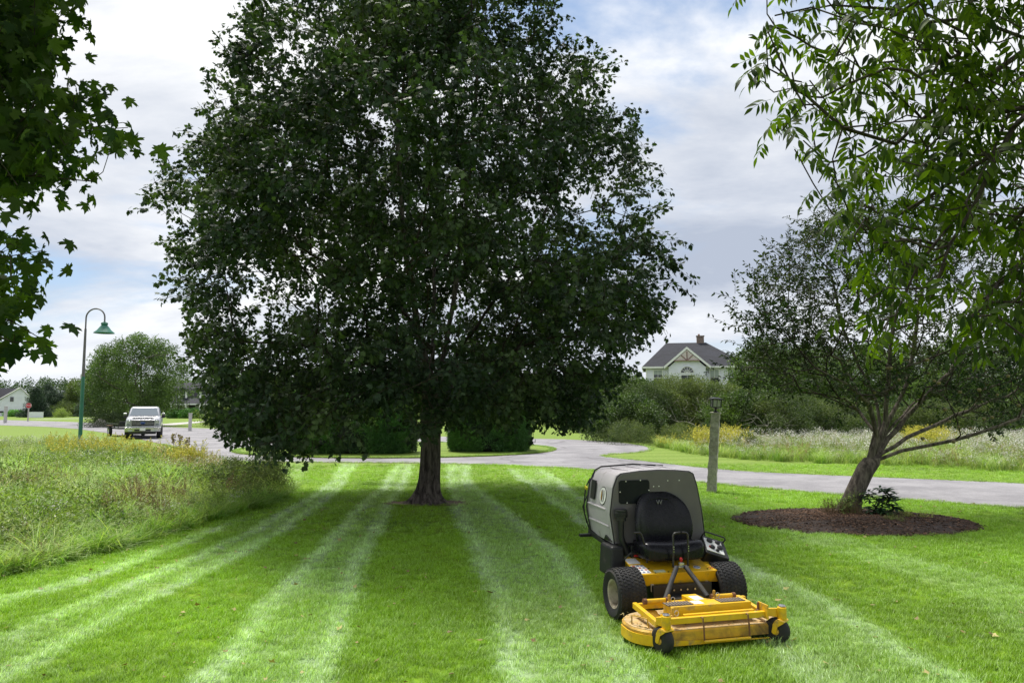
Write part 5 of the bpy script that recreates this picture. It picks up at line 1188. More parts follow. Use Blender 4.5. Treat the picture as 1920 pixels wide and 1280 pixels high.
# ================================================================ HOUSES
def siding(name, col, pitch=.18):
    m, t, b = newmat(name); g = N(t, 'ShaderNodeTexCoord'); s = N(t, 'ShaderNodeSeparateXYZ'); L(t, g.outputs['Object'], s.inputs[0])
    f = math_(t, 'FRACT', math_(t, 'DIVIDE', s.outputs[2], pitch)); c = mixc(t, 1.0, tuple(col), maprange(t, noise(t, g.outputs['Object'], 1.2, 5, .6), .3, .7, .93, 1.05), 'MULTIPLY')
    L(t, c, b.inputs['Base Color']); b.inputs['Roughness'].default_value = .6
    bn = N(t, 'ShaderNodeBump'); bn.inputs['Strength'].default_value = .6; bn.inputs['Distance'].default_value = .02; L(t, f, bn.inputs['Height']); L(t, bn.outputs[0], b.inputs['Normal']); MATS[name] = m; return m
def roofmat(name, col):
    m, t, b = newmat(name); g = N(t, 'ShaderNodeTexCoord'); v = g.outputs['Object']
    br = N(t, 'ShaderNodeTexBrick'); br.inputs['Scale'].default_value = 1.0; br.inputs['Brick Width'].default_value = .3; br.inputs['Row Height'].default_value = .14; br.inputs['Mortar Size'].default_value = .008
    br.inputs['Color1'].default_value = (*[c * .8 for c in col], 1); br.inputs['Color2'].default_value = (*[c * 1.25 for c in col], 1); br.inputs['Mortar'].default_value = (*[c * .5 for c in col], 1)
    mp = N(t, 'ShaderNodeCombineXYZ'); s = N(t, 'ShaderNodeSeparateXYZ'); L(t, v, s.inputs[0]); L(t, math_(t, 'ADD', s.outputs[0], s.outputs[1]), mp.inputs[0]); L(t, math_(t, 'MULTIPLY', s.outputs[2], 1.4), mp.inputs[1]); L(t, mp.outputs[0], br.inputs['Vector'])
    c = mixc(t, 1.0, br.outputs['Color'], maprange(t, noise(t, v, .8, 5, .6), .3, .7, .8, 1.2), 'MULTIPLY'); L(t, c, b.inputs['Base Color']); b.inputs['Roughness'].default_value = .9; MATS[name] = m; return m
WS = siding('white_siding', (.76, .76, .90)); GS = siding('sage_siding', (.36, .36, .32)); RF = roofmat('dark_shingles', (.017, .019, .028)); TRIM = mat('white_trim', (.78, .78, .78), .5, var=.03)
WGL = mat('window_glass', (.035, .04, .05), .06, spec=.9); WGT = mat('green_shade', (.33, .37, .36), .3); BRICK = mat('brick', (.20, .15, .13), .9, var=.35, scale=6, bump=.3); MAUV = mat('mauve_trim', (.25, .15, .15), .7)
def window(par, x, y, z, w, h, muntin=True, glass=None, fr=None, shade=None, rot=0):
    e = empty('window', (x, y, z), rot, None, None); e.parent = par
    MB().box((0, .02, 0), (w, .03, h)).build('glass_pane', glass or WGL, e)
    f = MB(); k = .09
    for s in (-1, 1): f.box((s * (w / 2 + k / 2 - .01), -.01, 0), (k, .08, h + 2 * k - .01)); f.box((0, -.012, s * (h / 2 + k / 2 - .012)), (w, .076, k))
    f.box((0, -.004, 0), (w, .05, .055))
    f.build('window_frame', fr or TRIM, e)
    if muntin:
        f = MB(); f.box((0, -.002, h / 4), (.03, .04, h / 2 - .05)); f.build('muntin', fr or TRIM, e)
    if shade: MB().box((0, .0, h / 2 - shade * h / 2), (w - .02, .01, shade * h)).build('window_blind', WGT, e)
    return e
# ---- the white house beyond the shrubs
S = 85 / F
hx, hy = (1304 - 960) * S, 85.0
hs = empty('white_house', (hx, hy, 0), R(-11), 'large white house with dark hipped roof, brick chimney and fan window gable behind shrubs', 'house')
EZ = 6.55; W2, D2 = 5.55, 5.0
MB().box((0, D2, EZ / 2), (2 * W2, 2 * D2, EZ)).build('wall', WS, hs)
o = .42; rz = EZ + 3.15
r = MB(); x0, x1 = -W2 - o, W2 + o; y0, y1 = -o, 2 * D2 + o; rx0, rx1 = -3.15, 1.55
r.add([(x0, y0, EZ + .02), (x1, y0, EZ + .02), (x1, y1, EZ + .02), (x0, y1, EZ + .02), (rx0, D2, rz), (rx1, D2, rz), (x0, y0, EZ - .10), (x1, y0, EZ - .10), (x1, y1, EZ - .10), (x0, y1, EZ - .10)],
      [(0, 1, 5, 4), (1, 2, 5), (2, 3, 4, 5), (3, 0, 4), (6, 7, 1, 0), (7, 8, 2, 1), (8, 9, 3, 2), (9, 6, 0, 3), (9, 8, 7, 6)])
rf = r.build('roof', RF, hs)
ch = MB().box((.9, D2 + .2, rz + .2), (.85, .7, 1.1)).build('chimney', BRICK, rf); MB().box((.9, D2 + .2, rz + .78), (.98, .82, .10)).build('chimney_cap', BRICK, ch) if False else None
MB().box((.9, D2 + .2, rz + .79), (.98, .82, .10)).build('chimney_cap', BRICK, rf); MB().cyl((.75, D2 + .2, rz + .84), (.75, D2 + .2, rz + 1.05), .12, 10).build('chimney_pot', mat('clay', (.3, .16, .1), .8), rf)
f = MB(); f.box((0, -o - .03, EZ - .08), (2 * W2 + 2 * o, .05, .2)); f.box((W2 + o + .03, D2, EZ - .08), (.05, 2 * D2 + 2 * o, .2)); f.box((-W2 - o - .03, D2, EZ - .08), (.05, 2 * D2 + 2 * o, .2)); f.build('eave_trim', TRIM, hs)
for s in (-1, 1): MB().box((s * (W2 - .06), -.02, EZ / 2), (.16, .05, EZ - .2)).build('corner_board', TRIM, hs)
# front gable bay
gx, gw, gh, gy = -.95, 2.25, 2.0, -.9
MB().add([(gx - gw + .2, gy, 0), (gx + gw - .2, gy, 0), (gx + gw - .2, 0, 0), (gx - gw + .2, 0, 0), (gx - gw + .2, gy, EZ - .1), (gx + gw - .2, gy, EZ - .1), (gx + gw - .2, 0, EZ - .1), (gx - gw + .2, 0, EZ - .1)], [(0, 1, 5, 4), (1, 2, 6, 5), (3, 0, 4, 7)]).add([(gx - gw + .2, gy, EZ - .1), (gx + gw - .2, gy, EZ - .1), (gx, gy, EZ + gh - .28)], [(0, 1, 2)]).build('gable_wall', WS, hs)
yb_ = D2 * .62
r = MB(); yf_ = gy - .35
r.add([(gx - gw - .3, yf_, EZ - .22), (gx, yf_, EZ + gh), (gx, yb_, EZ + gh), (gx - gw - .3, .3, EZ - .22), (gx + gw + .3, yf_, EZ - .22), (gx + gw + .3, .3, EZ - .22)], [(0, 1, 2, 3), (1, 4, 5, 2)])
gro = r.build('gable_roof', RF, hs); q = gro.modifiers.new('th', 'SOLIDIFY'); q.thickness = .12; q.offset = 1
for s in (-1, 1):
    a = Vector((gx + s * (gw + .32), yf_ - .03, EZ - .30)); b = Vector((gx, yf_ - .03, EZ + gh - .10)); dv = Vector((0, 0, .30))
    MB().hexa([a, b, b + Vector((0, .06, 0)), a + Vector((0, .06, 0)), a + dv, b + dv, b + dv + Vector((0, .06, 0)), a + dv + Vector((0, .06, 0))]).build('bargeboard', TRIM, hs)
d = MB(); zz = EZ + .62; hw_ = 1.42
d.box((gx, yf_, zz), (2 * hw_, .07, .10))
for an, ln_ in ((90, 1.05), (45, .9), (135, .9)): d.tube([(gx, yf_ + .02, zz), (gx + ln_ * math.cos(R(an)), yf_ + .02, zz + ln_ * math.sin(R(an)) * .98)], .055, 4)
d.build('gable_bracket', MAUV, hs)
MB().add([(gx - hw_, yf_ + .05, zz), (gx + hw_, yf_ + .05, zz), (gx, yf_ + .05, zz + hw_ * .86)], [(0, 1, 2)]).build('gable_panel', mat('pale_mauve', (.55, .48, .48), .7), hs)
aw = empty('arched_window', (gx, gy - .02, EZ - .75), 0, None, None); aw.parent = hs
ap_ = [(-.72, 0), (.72, 0)] + [(.72 * math.cos(R(a)), .70 * math.sin(R(a))) for a in range(10, 180, 10)]
MB().prism(ap_, 0, .03, XR90).build('glass_pane', WGL, aw)
d = MB()
for a in (30, 60, 90, 120, 150): d.tube([(0, -.05, 0), (.72 * math.cos(R(a)), -.05, .70 * math.sin(R(a)))], .022, 4)
d.tube([(.75 * math.cos(R(a)), -.04, .73 * math.sin(R(a))) for a in range(0, 181, 12)], .05, 6); d.tube([(.3 * math.cos(R(a)), -.05, .3 * math.sin(R(a))) for a in range(0, 181, 20)], .022, 4); d.box((0, -.04, -.03), (1.6, .06, .09)); d.build('window_frame', TRIM, aw)
window(hs, gx, gy - .03, EZ - 1.75, 1.35, 1.5, True)
for x in (2.1, 4.05): window(hs, x, -.03, EZ - 1.25, .95, 1.75, True, shade=.45); window(hs, x, -.03, 2.0, .95, 1.7)
for x in (-4.2,): window(hs, x, -.03, EZ - 1.25, .95, 1.75, True, shade=.3)
window(hs, W2 + .03, 3, EZ - 1.25, .95, 1.7, rot=math.pi / 2)
# ---- far white gabled house
fx, fy = gp(-14, 158); k = 158 / F
fh = empty('gabled_house', (fx + 2.6, fy, 0), R(33), 'far white house with tall gable end, grey roof and one dark window', 'house')
gz = 6.6; ez = 3.9
# main gable end faces the camera, ridge running away and a wing to the left with its roof slope in view
g0, g1 = -6.2, 4.6; pkx = 3.55 - .6
pk = 2.9; 
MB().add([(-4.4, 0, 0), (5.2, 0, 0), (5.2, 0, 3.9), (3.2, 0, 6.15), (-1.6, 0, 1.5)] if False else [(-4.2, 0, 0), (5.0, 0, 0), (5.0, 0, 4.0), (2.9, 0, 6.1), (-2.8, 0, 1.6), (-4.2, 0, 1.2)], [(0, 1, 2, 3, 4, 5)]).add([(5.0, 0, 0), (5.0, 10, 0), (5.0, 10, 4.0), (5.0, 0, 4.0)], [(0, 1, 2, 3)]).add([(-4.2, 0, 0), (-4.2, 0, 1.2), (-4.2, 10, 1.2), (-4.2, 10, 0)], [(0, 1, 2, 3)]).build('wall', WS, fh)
q = MB().add([(5.25, -.3, 3.75), (2.9, -.3, 6.2), (2.9, 10.3, 6.2), (5.25, 10.3, 3.75), (-4.5, -.3, .95), (-4.5, 10.3, .95)], [(0, 3, 2, 1), (1, 2, 5, 4)]).build('roof', RF, fh); md_ = q.modifiers.new('t', 'SOLIDIFY'); md_.thickness = .2
d = MB(); d.tube([(5.25, -.33, 3.65), (2.9, -.33, 6.08), (-4.5, -.33, .85)], .09, 4); d.build('bargeboard', TRIM, fh)
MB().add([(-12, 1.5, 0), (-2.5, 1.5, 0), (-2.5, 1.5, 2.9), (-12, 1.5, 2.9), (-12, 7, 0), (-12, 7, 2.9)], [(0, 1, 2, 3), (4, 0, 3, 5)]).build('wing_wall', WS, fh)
MB().add([(-12.3, 1.2, 2.8), (2.6, 1.2, 2.8), (2.6, 5, 6.0), (-12.3, 5, 6.0), (-12.3, 8.8, 2.8), (2.6, 8.8, 2.8), (-12.3, 1.2, 2.6), (2.6, 1.2, 2.6)], [(0, 1, 2, 3), (3, 2, 5, 4), (6, 7, 1, 0)]).build('wing_roof', RF, fh)
DKF = mat('dark_frame', (.02, .02, .02), .5)
window(fh, 1.5, -.03, 3.55, .45, .80, True, fr=DKF); window(fh, -6.0, 1.47, 1.5, 1.3, 1.2, fr=DKF)
MB().box((-.4, -.06, .9), (1.1, .08, .35)).build('vent_panel', DKF, fh); MB().box((3.8, -.05, .9), (.8, .08, .3)).build('vent_panel', DKF, fh)
# ---- porch house, partly behind the maple
px_, py_ = gp(388, 135); 
ph = empty('porch_house', (px_, py_, 0), R(20), 'grey-green house with dark gambrel roof, white dormer and columned porch beside the big maple', 'house')
MB().box((0, 4, 1.5), (10.5, 8, 3.0)).build('wall', GS, ph)
d = MB(); d.add([(-5.6, -.3, 2.95), (5.6, -.3, 2.95), (5.6, 1.2, 5.2), (-5.6, 1.2, 5.2), (5.6, 4, 6.4), (-5.6, 4, 6.4), (5.6, 8.3, 2.95), (-5.6, 8.3, 2.95)], [(0, 1, 2, 3), (3, 2, 4, 5), (5, 4, 6, 7), (0, 3, 5, 7), (1, 6, 4, 2)]); d.build('roof', RF, ph)
for x in (-3.9, -.4, 3.0):
    dm = empty('dormer', (x, .1, 4.1), 0, None, None); dm.parent = ph
    MB().box((0, .8, -.1), (1.5, 1.6, 1.5)).build('dormer_wall', TRIM, dm); MB().box((0, -.03, 0), (.8, .04, 1.1)).build('dormer_window', WGL, dm); MB().box((0, -.06, 0), (.8, .03, .05)).build('muntin', TRIM, dm)
    MB().add([(-.95, -.25, .62), (.95, -.25, .62), (0, -.25, 1.35), (-.95, 1.8, .62), (.95, 1.8, .62), (0, 1.8, 1.35)], [(0, 1, 2), (1, 4, 5, 2), (0, 2, 5, 3), (3, 5, 4)]).build('dormer_roof', RF, dm)
d = MB(); d.add([(-5.8, -2.3, 2.55), (2.2, -2.3, 2.55), (2.2, -.1, 3.5), (-5.8, -.1, 3.5), (-5.8, -.1, 2.55), (2.2, -.1, 2.55)], [(0, 1, 2, 3), (1, 5, 2), (0, 3, 4), (0, 4, 5, 1)]); d.build('porch_roof', RF, ph)
MB().box((-1.8, -2.25, 2.42), (8.0, .12, .22)).build('porch_beam', TRIM, ph); MB().box((-1.8, -1.2, .15), (8.0, 2.3, .3)).build('porch_floor', TRIM, ph)
for x in (-5.5, -3.2, -.9, 1.9): MB().box((x, -2.2, 1.35), (.24, .2, 2.1)).build('porch_column', TRIM, ph)
for x in (-4.3, .8, 3.6): window(ph, x, -.03, 1.6, .9, 1.5)
dr = MB().box((-2.3, -.04, 1.35), (1.0, .06, 2.1)).build('front_door', DKF, ph)
MB().box((7.5, 3, 1.3), (5, 6, 2.6)).build('garage_wall', mat('pale_siding', (.55, .53, .48), .7), ph); MB().add([(4.9, -.3, 2.5), (10.3, -.3, 2.5), (10.3, 3, 4.2), (4.9, 3, 4.2), (10.3, 6.3, 2.5), (4.9, 6.3, 2.5)], [(0, 1, 2, 3), (3, 2, 4, 5)]).build('garage_roof', RF, ph)

# ================================================================ FAR AND MIDDLE TREES, SHRUBS
def tree(name, label, cat, x, y, h, rx, key='leaf_clump', n=260, base=.25, shape='round', cs=1.0, tint=(0.2, 1.0), tr=.2, ry=None, group=None, trunk=True, seed=None, lob=.16, shell=.45):
    r_ = np.random.default_rng(seed if seed is not None else int(abs(x * 7 + y * 13 + h * 31)) + 1)
    root = empty(name, (x, y, 0), r_.uniform(0, 6), label, cat, group); ry = ry or rx; P = []
    ph_ = r_.uniform(0, 6, 4)
    while len(P) < n:
        a = r_.uniform(0, 6.283); s = r_.uniform(0, 1)
        if shape == 'round': prof = math.sqrt(max(0, 1 - (abs(s - .42) / .60) ** 2.3))
        elif shape == 'cone': prof = (1 - s) ** .85 * (.8 + .2 * math.sin(s * 30))
        elif shape == 'column': prof = min(1, (1 - s) * 4) ** .6 * min(1, .6 + s * 3)
        elif shape == 'shrub': prof = math.sqrt(max(0, 1 - s ** 2.6))
        elif shape == 'box': prof = 1 if s < .93 else .9
        if r_.uniform() > prof + .12: continue
        R_ = prof * (1 + lob * math.sin(3 * a + ph_[0] + 3 * s) + lob * .7 * math.sin(5 * a + ph_[1] - 6 * s) + lob * .5 * math.sin(8 * a + ph_[2] + 11 * s)); q = r_.uniform(0, 1) ** shell
        P.append((rx * R_ * q * math.cos(a), ry * R_ * q * math.sin(a), h * (base + (1 - base) * s) * (1 + .04 * math.sin(3 * a + ph_[3])) - (.15 * h * prof if shape == 'cone' else 0)))
    P = np.array(P); P[:, 2] = np.maximum(P[:, 2], .12 * cs)
    f = np.clip(tint[0] + (fbm(P[:, 0] + x, P[:, 2] + P[:, 1], max(rx * .35, .4)) - .5) * 1.5, 0, 1); br = tint[1] * (.7 + .6 * fbm(P[:, 0] - 9, P[:, 2] + y, max(rx * .5, .5)))
    n_ = len(P); scatter('crown' if shape in ('round', 'cone', 'column') else 'foliage', key, P, np.stack([r_.uniform(-.5, .5, n_), r_.uniform(-.5, .5, n_), r_.uniform(0, 6.28, n_)], 1), cs * r_.uniform(.7, 1.25, n_), np.stack([f, br, np.zeros(n_)], 1), parent=root)
    if trunk:
        s_ = Skel(); s_.path([(0, 0, -.05), (0, 0, max(h * base, .3)), (.02 * h, .01 * h, h * .55), (0, 0, h * .85)], step=h * .08); sel = P[r_.choice(n_, min(26, n_), False)]; s_.grow(sel, .3, h * .09, .02, start=1)
        rd = s_.radii(tr * .12, 2.1, tr); s_.mesh('trunk', rd, BARK2, root, 6)
    return root
X_ = lambda u, Y: (u - 960) / F * Y
hgt = lambda v, Y: CAMH + (762 - v) / F * Y
# left distance
tree('shade_tree', 'broad airy light green tree standing behind the silver pickup', 'tree', X_(263, 78), 78, hgt(634, 78), 4.7, n=560, base=.16, cs=1.25, tint=(.42, 1.12), tr=.35, lob=.12)
tree('shade_tree', 'lower bushy green tree left of the broad airy one, by the boulder', 'tree', X_(206, 84), 84, hgt(672, 84), 3.0, n=260, base=.06, cs=1.2, tint=(.45, 1.05), tr=.2)
tree('shade_tree', 'dark green tree far behind, right of the broad airy tree', 'tree', X_(326, 175), 175, hgt(700, 175), 5.0, n=220, base=.06, cs=1.3, tint=(.3, .9), tr=.2)
tree('spruce_tree', 'dark green conical spruce in front of the far white gabled house', 'tree', X_(71, 140), 140, hgt(729, 140), 3.0, 'needle_clump', 330, .04, 'cone', 1.8, (.25, 1.0), .2)
tree('spruce_tree', 'narrow blue-green spruce top rising behind the street lamp', 'tree', X_(166, 150), 150, hgt(704, 150), 2.4, 'needle_clump', 260, .04, 'cone', 1.8, (.6, 1.2), .2)
for u, v, Y, rx, lb in ((91, 718, 175, 1.5, 'tallest slim weeping conifer right of the far white house'), (98, 735, 172, 1.3, 'shorter slim weeping conifer beside the tallest one'), (116, 737, 172, 1.9, 'rounded slim weeping conifer nearest the middle of the row'), (126, 735, 174, 1.0, 'slim weeping conifer close to the grey leafless larch')):
    tree('weeping_conifer', lb, 'tree', X_(u, Y), Y, hgt(v, Y), rx, 'needle_clump', 150, .03, 'column', 1.6, (.35, 1.1), .12, group='slim weeping conifers by the far lawn')
tree('larch_tree', 'greyish thin larch behind the green street lamp pole', 'tree', X_(140, 165), 165, hgt(715, 165), 2.6, 'shrub_clump', 220, .04, 'cone', 4.0, (.5, 1.0), .15)
tree('round_shrub', 'rounded olive shrub on the far lawn before the larch', 'shrub', X_(127, 150), 150, hgt(758, 150), 2.6, 'shrub_clump', 120, .0, 'shrub', 3.0, (.4, 1.0), trunk=False)
tree('round_shrub', 'small yellow-green shrub on the far lawn edge', 'shrub', X_(120, 140), 140, hgt(769, 140), 1.1, 'shrub_clump', 50, .0, 'shrub', 2.4, (1, 2.0), trunk=False)
tree('round_shrub', 'low clipped shrub under the far white gabled house', 'shrub', X_(33, 148), 148, hgt(772, 148), 1.6, 'hedge_clump', 120, .0, 'shrub', 4, (.6, 1.4), trunk=False)
tree('round_shrub', 'dark spreading juniper at the foot of the broad airy tree', 'shrub', X_(218, 74), 74, 1.25, 2.3, 'shrub_clump', 160, .0, 'shrub', 1.8, (.1, .9), trunk=False)
o = MB(); o.box((0, 0, .35), (1.4, .9, .8), (.2, .3, .1), .6); bo = o.build('boulder', GRAN, bevel=.15, seg=3); bo.location = (X_(195, 73), 73, 0); tag(bo, 'grey boulder tilted on the lawn beside the dark juniper', 'boulder')
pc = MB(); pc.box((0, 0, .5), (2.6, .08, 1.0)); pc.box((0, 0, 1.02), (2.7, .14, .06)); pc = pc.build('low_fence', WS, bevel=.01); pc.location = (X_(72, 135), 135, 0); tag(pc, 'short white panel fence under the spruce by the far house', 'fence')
# porch planting
for u, v, lb in ((330, 764, 'small shrub in front of the porch column nearest the shade tree'), (352, 767, 'low dark shrub before the porch door'), (368, 766, 'low shrub next to the porch steps')):
    tree('porch_shrub', lb, 'shrub', X_(u, 128), 128, 1.25, 1.1, 'hedge_clump', 90, 0, 'shrub', 4, (.3, 1.1), trunk=False, group='low shrubs along the porch')
tree('ornamental_shrub', 'reddish seeding ornamental shrub right of the porch house driveway', 'shrub', X_(425, 75), 75, 2.0, 2.4, 'shrub_clump', 160, 0, 'shrub', 2.0, (1, 1.3), trunk=False)
# far woods behind
P = []
for u in np.arange(-200, 2200, 5.0):
    Y = 255 + 25 * math.sin(u * .013) + rng.uniform(-12, 12); v = 712 + 6 * math.sin(u * .05) + 5 * math.sin(u * .021 + 1) + rng.uniform(-3, 5)
    ht = hgt(v, Y); 
    for q in range(7): P.append((X_(u, Y) + rng.uniform(-3, 3), Y + rng.uniform(-9, 9), ht * (q + rng.uniform(.3, 1.1)) / 7.6))
P = np.array(P); n = len(P)
scatter('far_woods', 'leaf_clump', P, None, rng.uniform(3.4, 5.4, n), np.stack([np.clip(.3 + (fbm(P[:, 0], P[:, 2] * 2, 9) - .5) * 1.6, 0, 1), rng.uniform(.9, 1.25, n), np.zeros(n)], 1), label='continuous line of far woods along the horizon')
# middle, seen through under the maple
for i, (u, v, Y, rx, lb) in enumerate([(470, 700, 88, 4.5, 'far tree seen through the left side of the maple crown'), (560, 690, 95, 5, 'far yellowish tree seen below the maple crown on the left'), (660, 700, 92, 5, 'far tree behind the clipped left hedge'), (880, 715, 96, 5, 'far tree seen right of the maple trunk'), (1000, 710, 90, 5, 'far tree behind the right hedge'), (1085, 720, 82, 4, 'far tree low behind the right edge of the maple crown')]):
    tree('background_tree', lb, 'tree', X_(u, Y), Y, hgt(v, Y), rx, n=240, base=.05, cs=1.5, tint=(.45, 1.05))
# hedges on the island
def hedge(x0, x1, y0, y1, h, label):
    root = empty('clipped_hedge', ((x0 + x1) / 2, (y0 + y1) / 2, .05), 0, label, 'hedge'); hx_, hy_ = (x1 - x0) / 2, (y1 - y0) / 2; P = []
    n_ = int(260 * (hx_ * 2 * h + hy_ * 2 * h + 2 * hx_ * hy_) * .9)
    for _ in range(n_):
        a = rng.uniform(0, 6.283); e = .5; ca, sa_ = math.cos(a), math.sin(a); rr = 1 if rng.uniform() < .7 else math.sqrt(rng.uniform()); z = rng.uniform(.05, 1) if rr == 1 else rng.uniform(.9, 1.0)
        k = (1 - .12 * z ** 4 - .05 * (1 - z) ** 2) * (1 + .03 * math.sin(a * 7 + z * 5)) * rr; P.append((hx_ * k * math.copysign(abs(ca) ** e, ca), hy_ * k * math.copysign(abs(sa_) ** e, sa_), h * z * (1 + .02 * math.sin(a * 5)) + rng.normal(0, .02)))
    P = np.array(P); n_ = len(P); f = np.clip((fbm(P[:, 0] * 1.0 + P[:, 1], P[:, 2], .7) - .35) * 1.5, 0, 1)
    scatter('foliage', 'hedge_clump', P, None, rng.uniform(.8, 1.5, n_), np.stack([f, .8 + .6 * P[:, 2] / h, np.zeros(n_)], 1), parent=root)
    c = MB(); c.prism(stadium(-hx_ * .9, hx_ * .9, -hy_ * .85, hy_ * .85, min(hy_, hx_) * .8, 6), .0, h * .93); c.build('inner_core', mat('hedge_core', (.008, .014, .006), .9), root, bevel=.2)  # solid near-black block filling the hedge behind its leaf clumps
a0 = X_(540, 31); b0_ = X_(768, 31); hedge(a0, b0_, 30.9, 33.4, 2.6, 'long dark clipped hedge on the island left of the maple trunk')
a0 = X_(842, 32.5); b0_ = X_(990, 32.5); hedge(a0, b0_, 32.3, 35.2, 2.5, 'shorter dark clipped hedge on the island right of the maple trunk')
# right side: shrub thicket in front of the white house
thk = [(1180, 745, 44, 2.2, .35, .8, 'dark shrub at the left end of the thicket beyond the street'), (1215, 722, 47, 2.3, .2, .85, 'dense shrub below the left eave of the white house'), (1255, 708, 49, 2.5, .5, 1.0, 'tall shrub with bare twigs under the arched window'),
       (1305, 712, 48, 2.4, .6, 1.0, 'pale olive shrub left of the stone lamp post'), (1350, 722, 47, 2.3, .45, 1.0, 'olive shrub right behind the stone lamp post'), (1395, 735, 44, 2.6, .35, .9, 'wide shrub under the big round tree'),
       (1445, 745, 43, 2.2, .3, .8, 'dark shrub with grey dead twigs right of the lamp post'), (1500, 745, 46, 2.6, .35, .9, 'shrub behind the left side of the apple tree'), (1570, 752, 47, 2.8, .3, .9, 'shrub behind the leaning trunk'),
       (1650, 750, 49, 3.0, .35, .9, 'shrub behind the apple tree limbs'), (1740, 755, 47, 2.8, .4, .95, 'shrub seen between the low apple limbs'), (1830, 752, 48, 2.8, .35, .9, 'shrub beyond the wildflowers near the picture edge'), (1910, 750, 46, 2.6, .3, .9, 'shrub beyond the wildflowers at the very edge')]
for u, v, Y, rx, t0, br, lb in thk: tree('wild_shrub', lb, 'shrub', X_(u, Y), Y, hgt(v, Y), rx, ('leaf_clump' if len(lb) % 2 else 'shrub_clump'), 520 if len(lb) % 2 else 760, .02, 'shrub', .72 if len(lb) % 2 else 1.3, (t0, br * 1.15), .10, group='wild shrubs of the thicket', lob=.2, shell=.4)
bt = [(1432, 640, 66, 3.1, .5, 1.05, 'large round green tree right of the white house'), (1490, 655, 72, 4.0, .45, .95, 'second round tree behind the apple tree crown'), (1530, 655, 78, 4.5, .5, 1.0, 'third tree of the row on the rise behind the apple tree'),
      (1620, 650, 74, 4.5, .6, 1.1, 'fourth tree with yellow-green top behind the apple tree'), (1710, 650, 80, 4.8, .55, 1.0, 'fifth tree of the row on the rise'), (1800, 645, 76, 4.6, .5, 1.0, 'sixth tree behind the low apple limbs'), (1890, 650, 80, 4.8, .5, 1.0, 'seventh tree near the picture edge'),
      (1405, 700, 62, 1.6, .5, .95, 'small tree at the right corner of the white house'), (1980, 650, 78, 4.6, .5, 1.0, 'last tree of the row beyond the frame edge'), (1165, 706, 60, 2.6, .4, .95, 'small tree left of the white house behind the maple'), (1130, 735, 58, 2.4, .4, .95, 'low tree behind the right tip of the maple crown')]
for u, v, Y, rx, t0, br, lb in bt: tree('woodland_tree', lb, 'tree', X_(u, Y), Y, hgt(v, Y), rx, 'leaf_clump', 520, .03, 'round', 1.15, (t0, br), .2, group='trees along the rise', lob=.14)
# dead twigs
def deadtwigs(label, u, v0, v1, Y):
    s = Skel(); x = X_(u, Y); i0 = s.path([(0, 0, 0), (0.1, 0, .8)]); Tt = np.stack([rng.normal(0, .8, 60), rng.normal(0, .4, 60), rng.uniform(.9, hgt(v0, Y), 60)], 1); s.grow(Tt, .3, .2, .03, start=1); rd = s.radii(.005, 2.3, .035)
    o = s.mesh('dead_bush', rd, mat('dead_wood', (.28, .26, .23), .9), None, 4); o.location = (x, Y, 0); tag(o, label, 'bush')
deadtwigs('bare grey dead bush poking out of the thicket above the white flowers', 1438, 775, 830, 41)
deadtwigs('bare pale dead branches below the white house gable', 1300, 742, 800, 44)

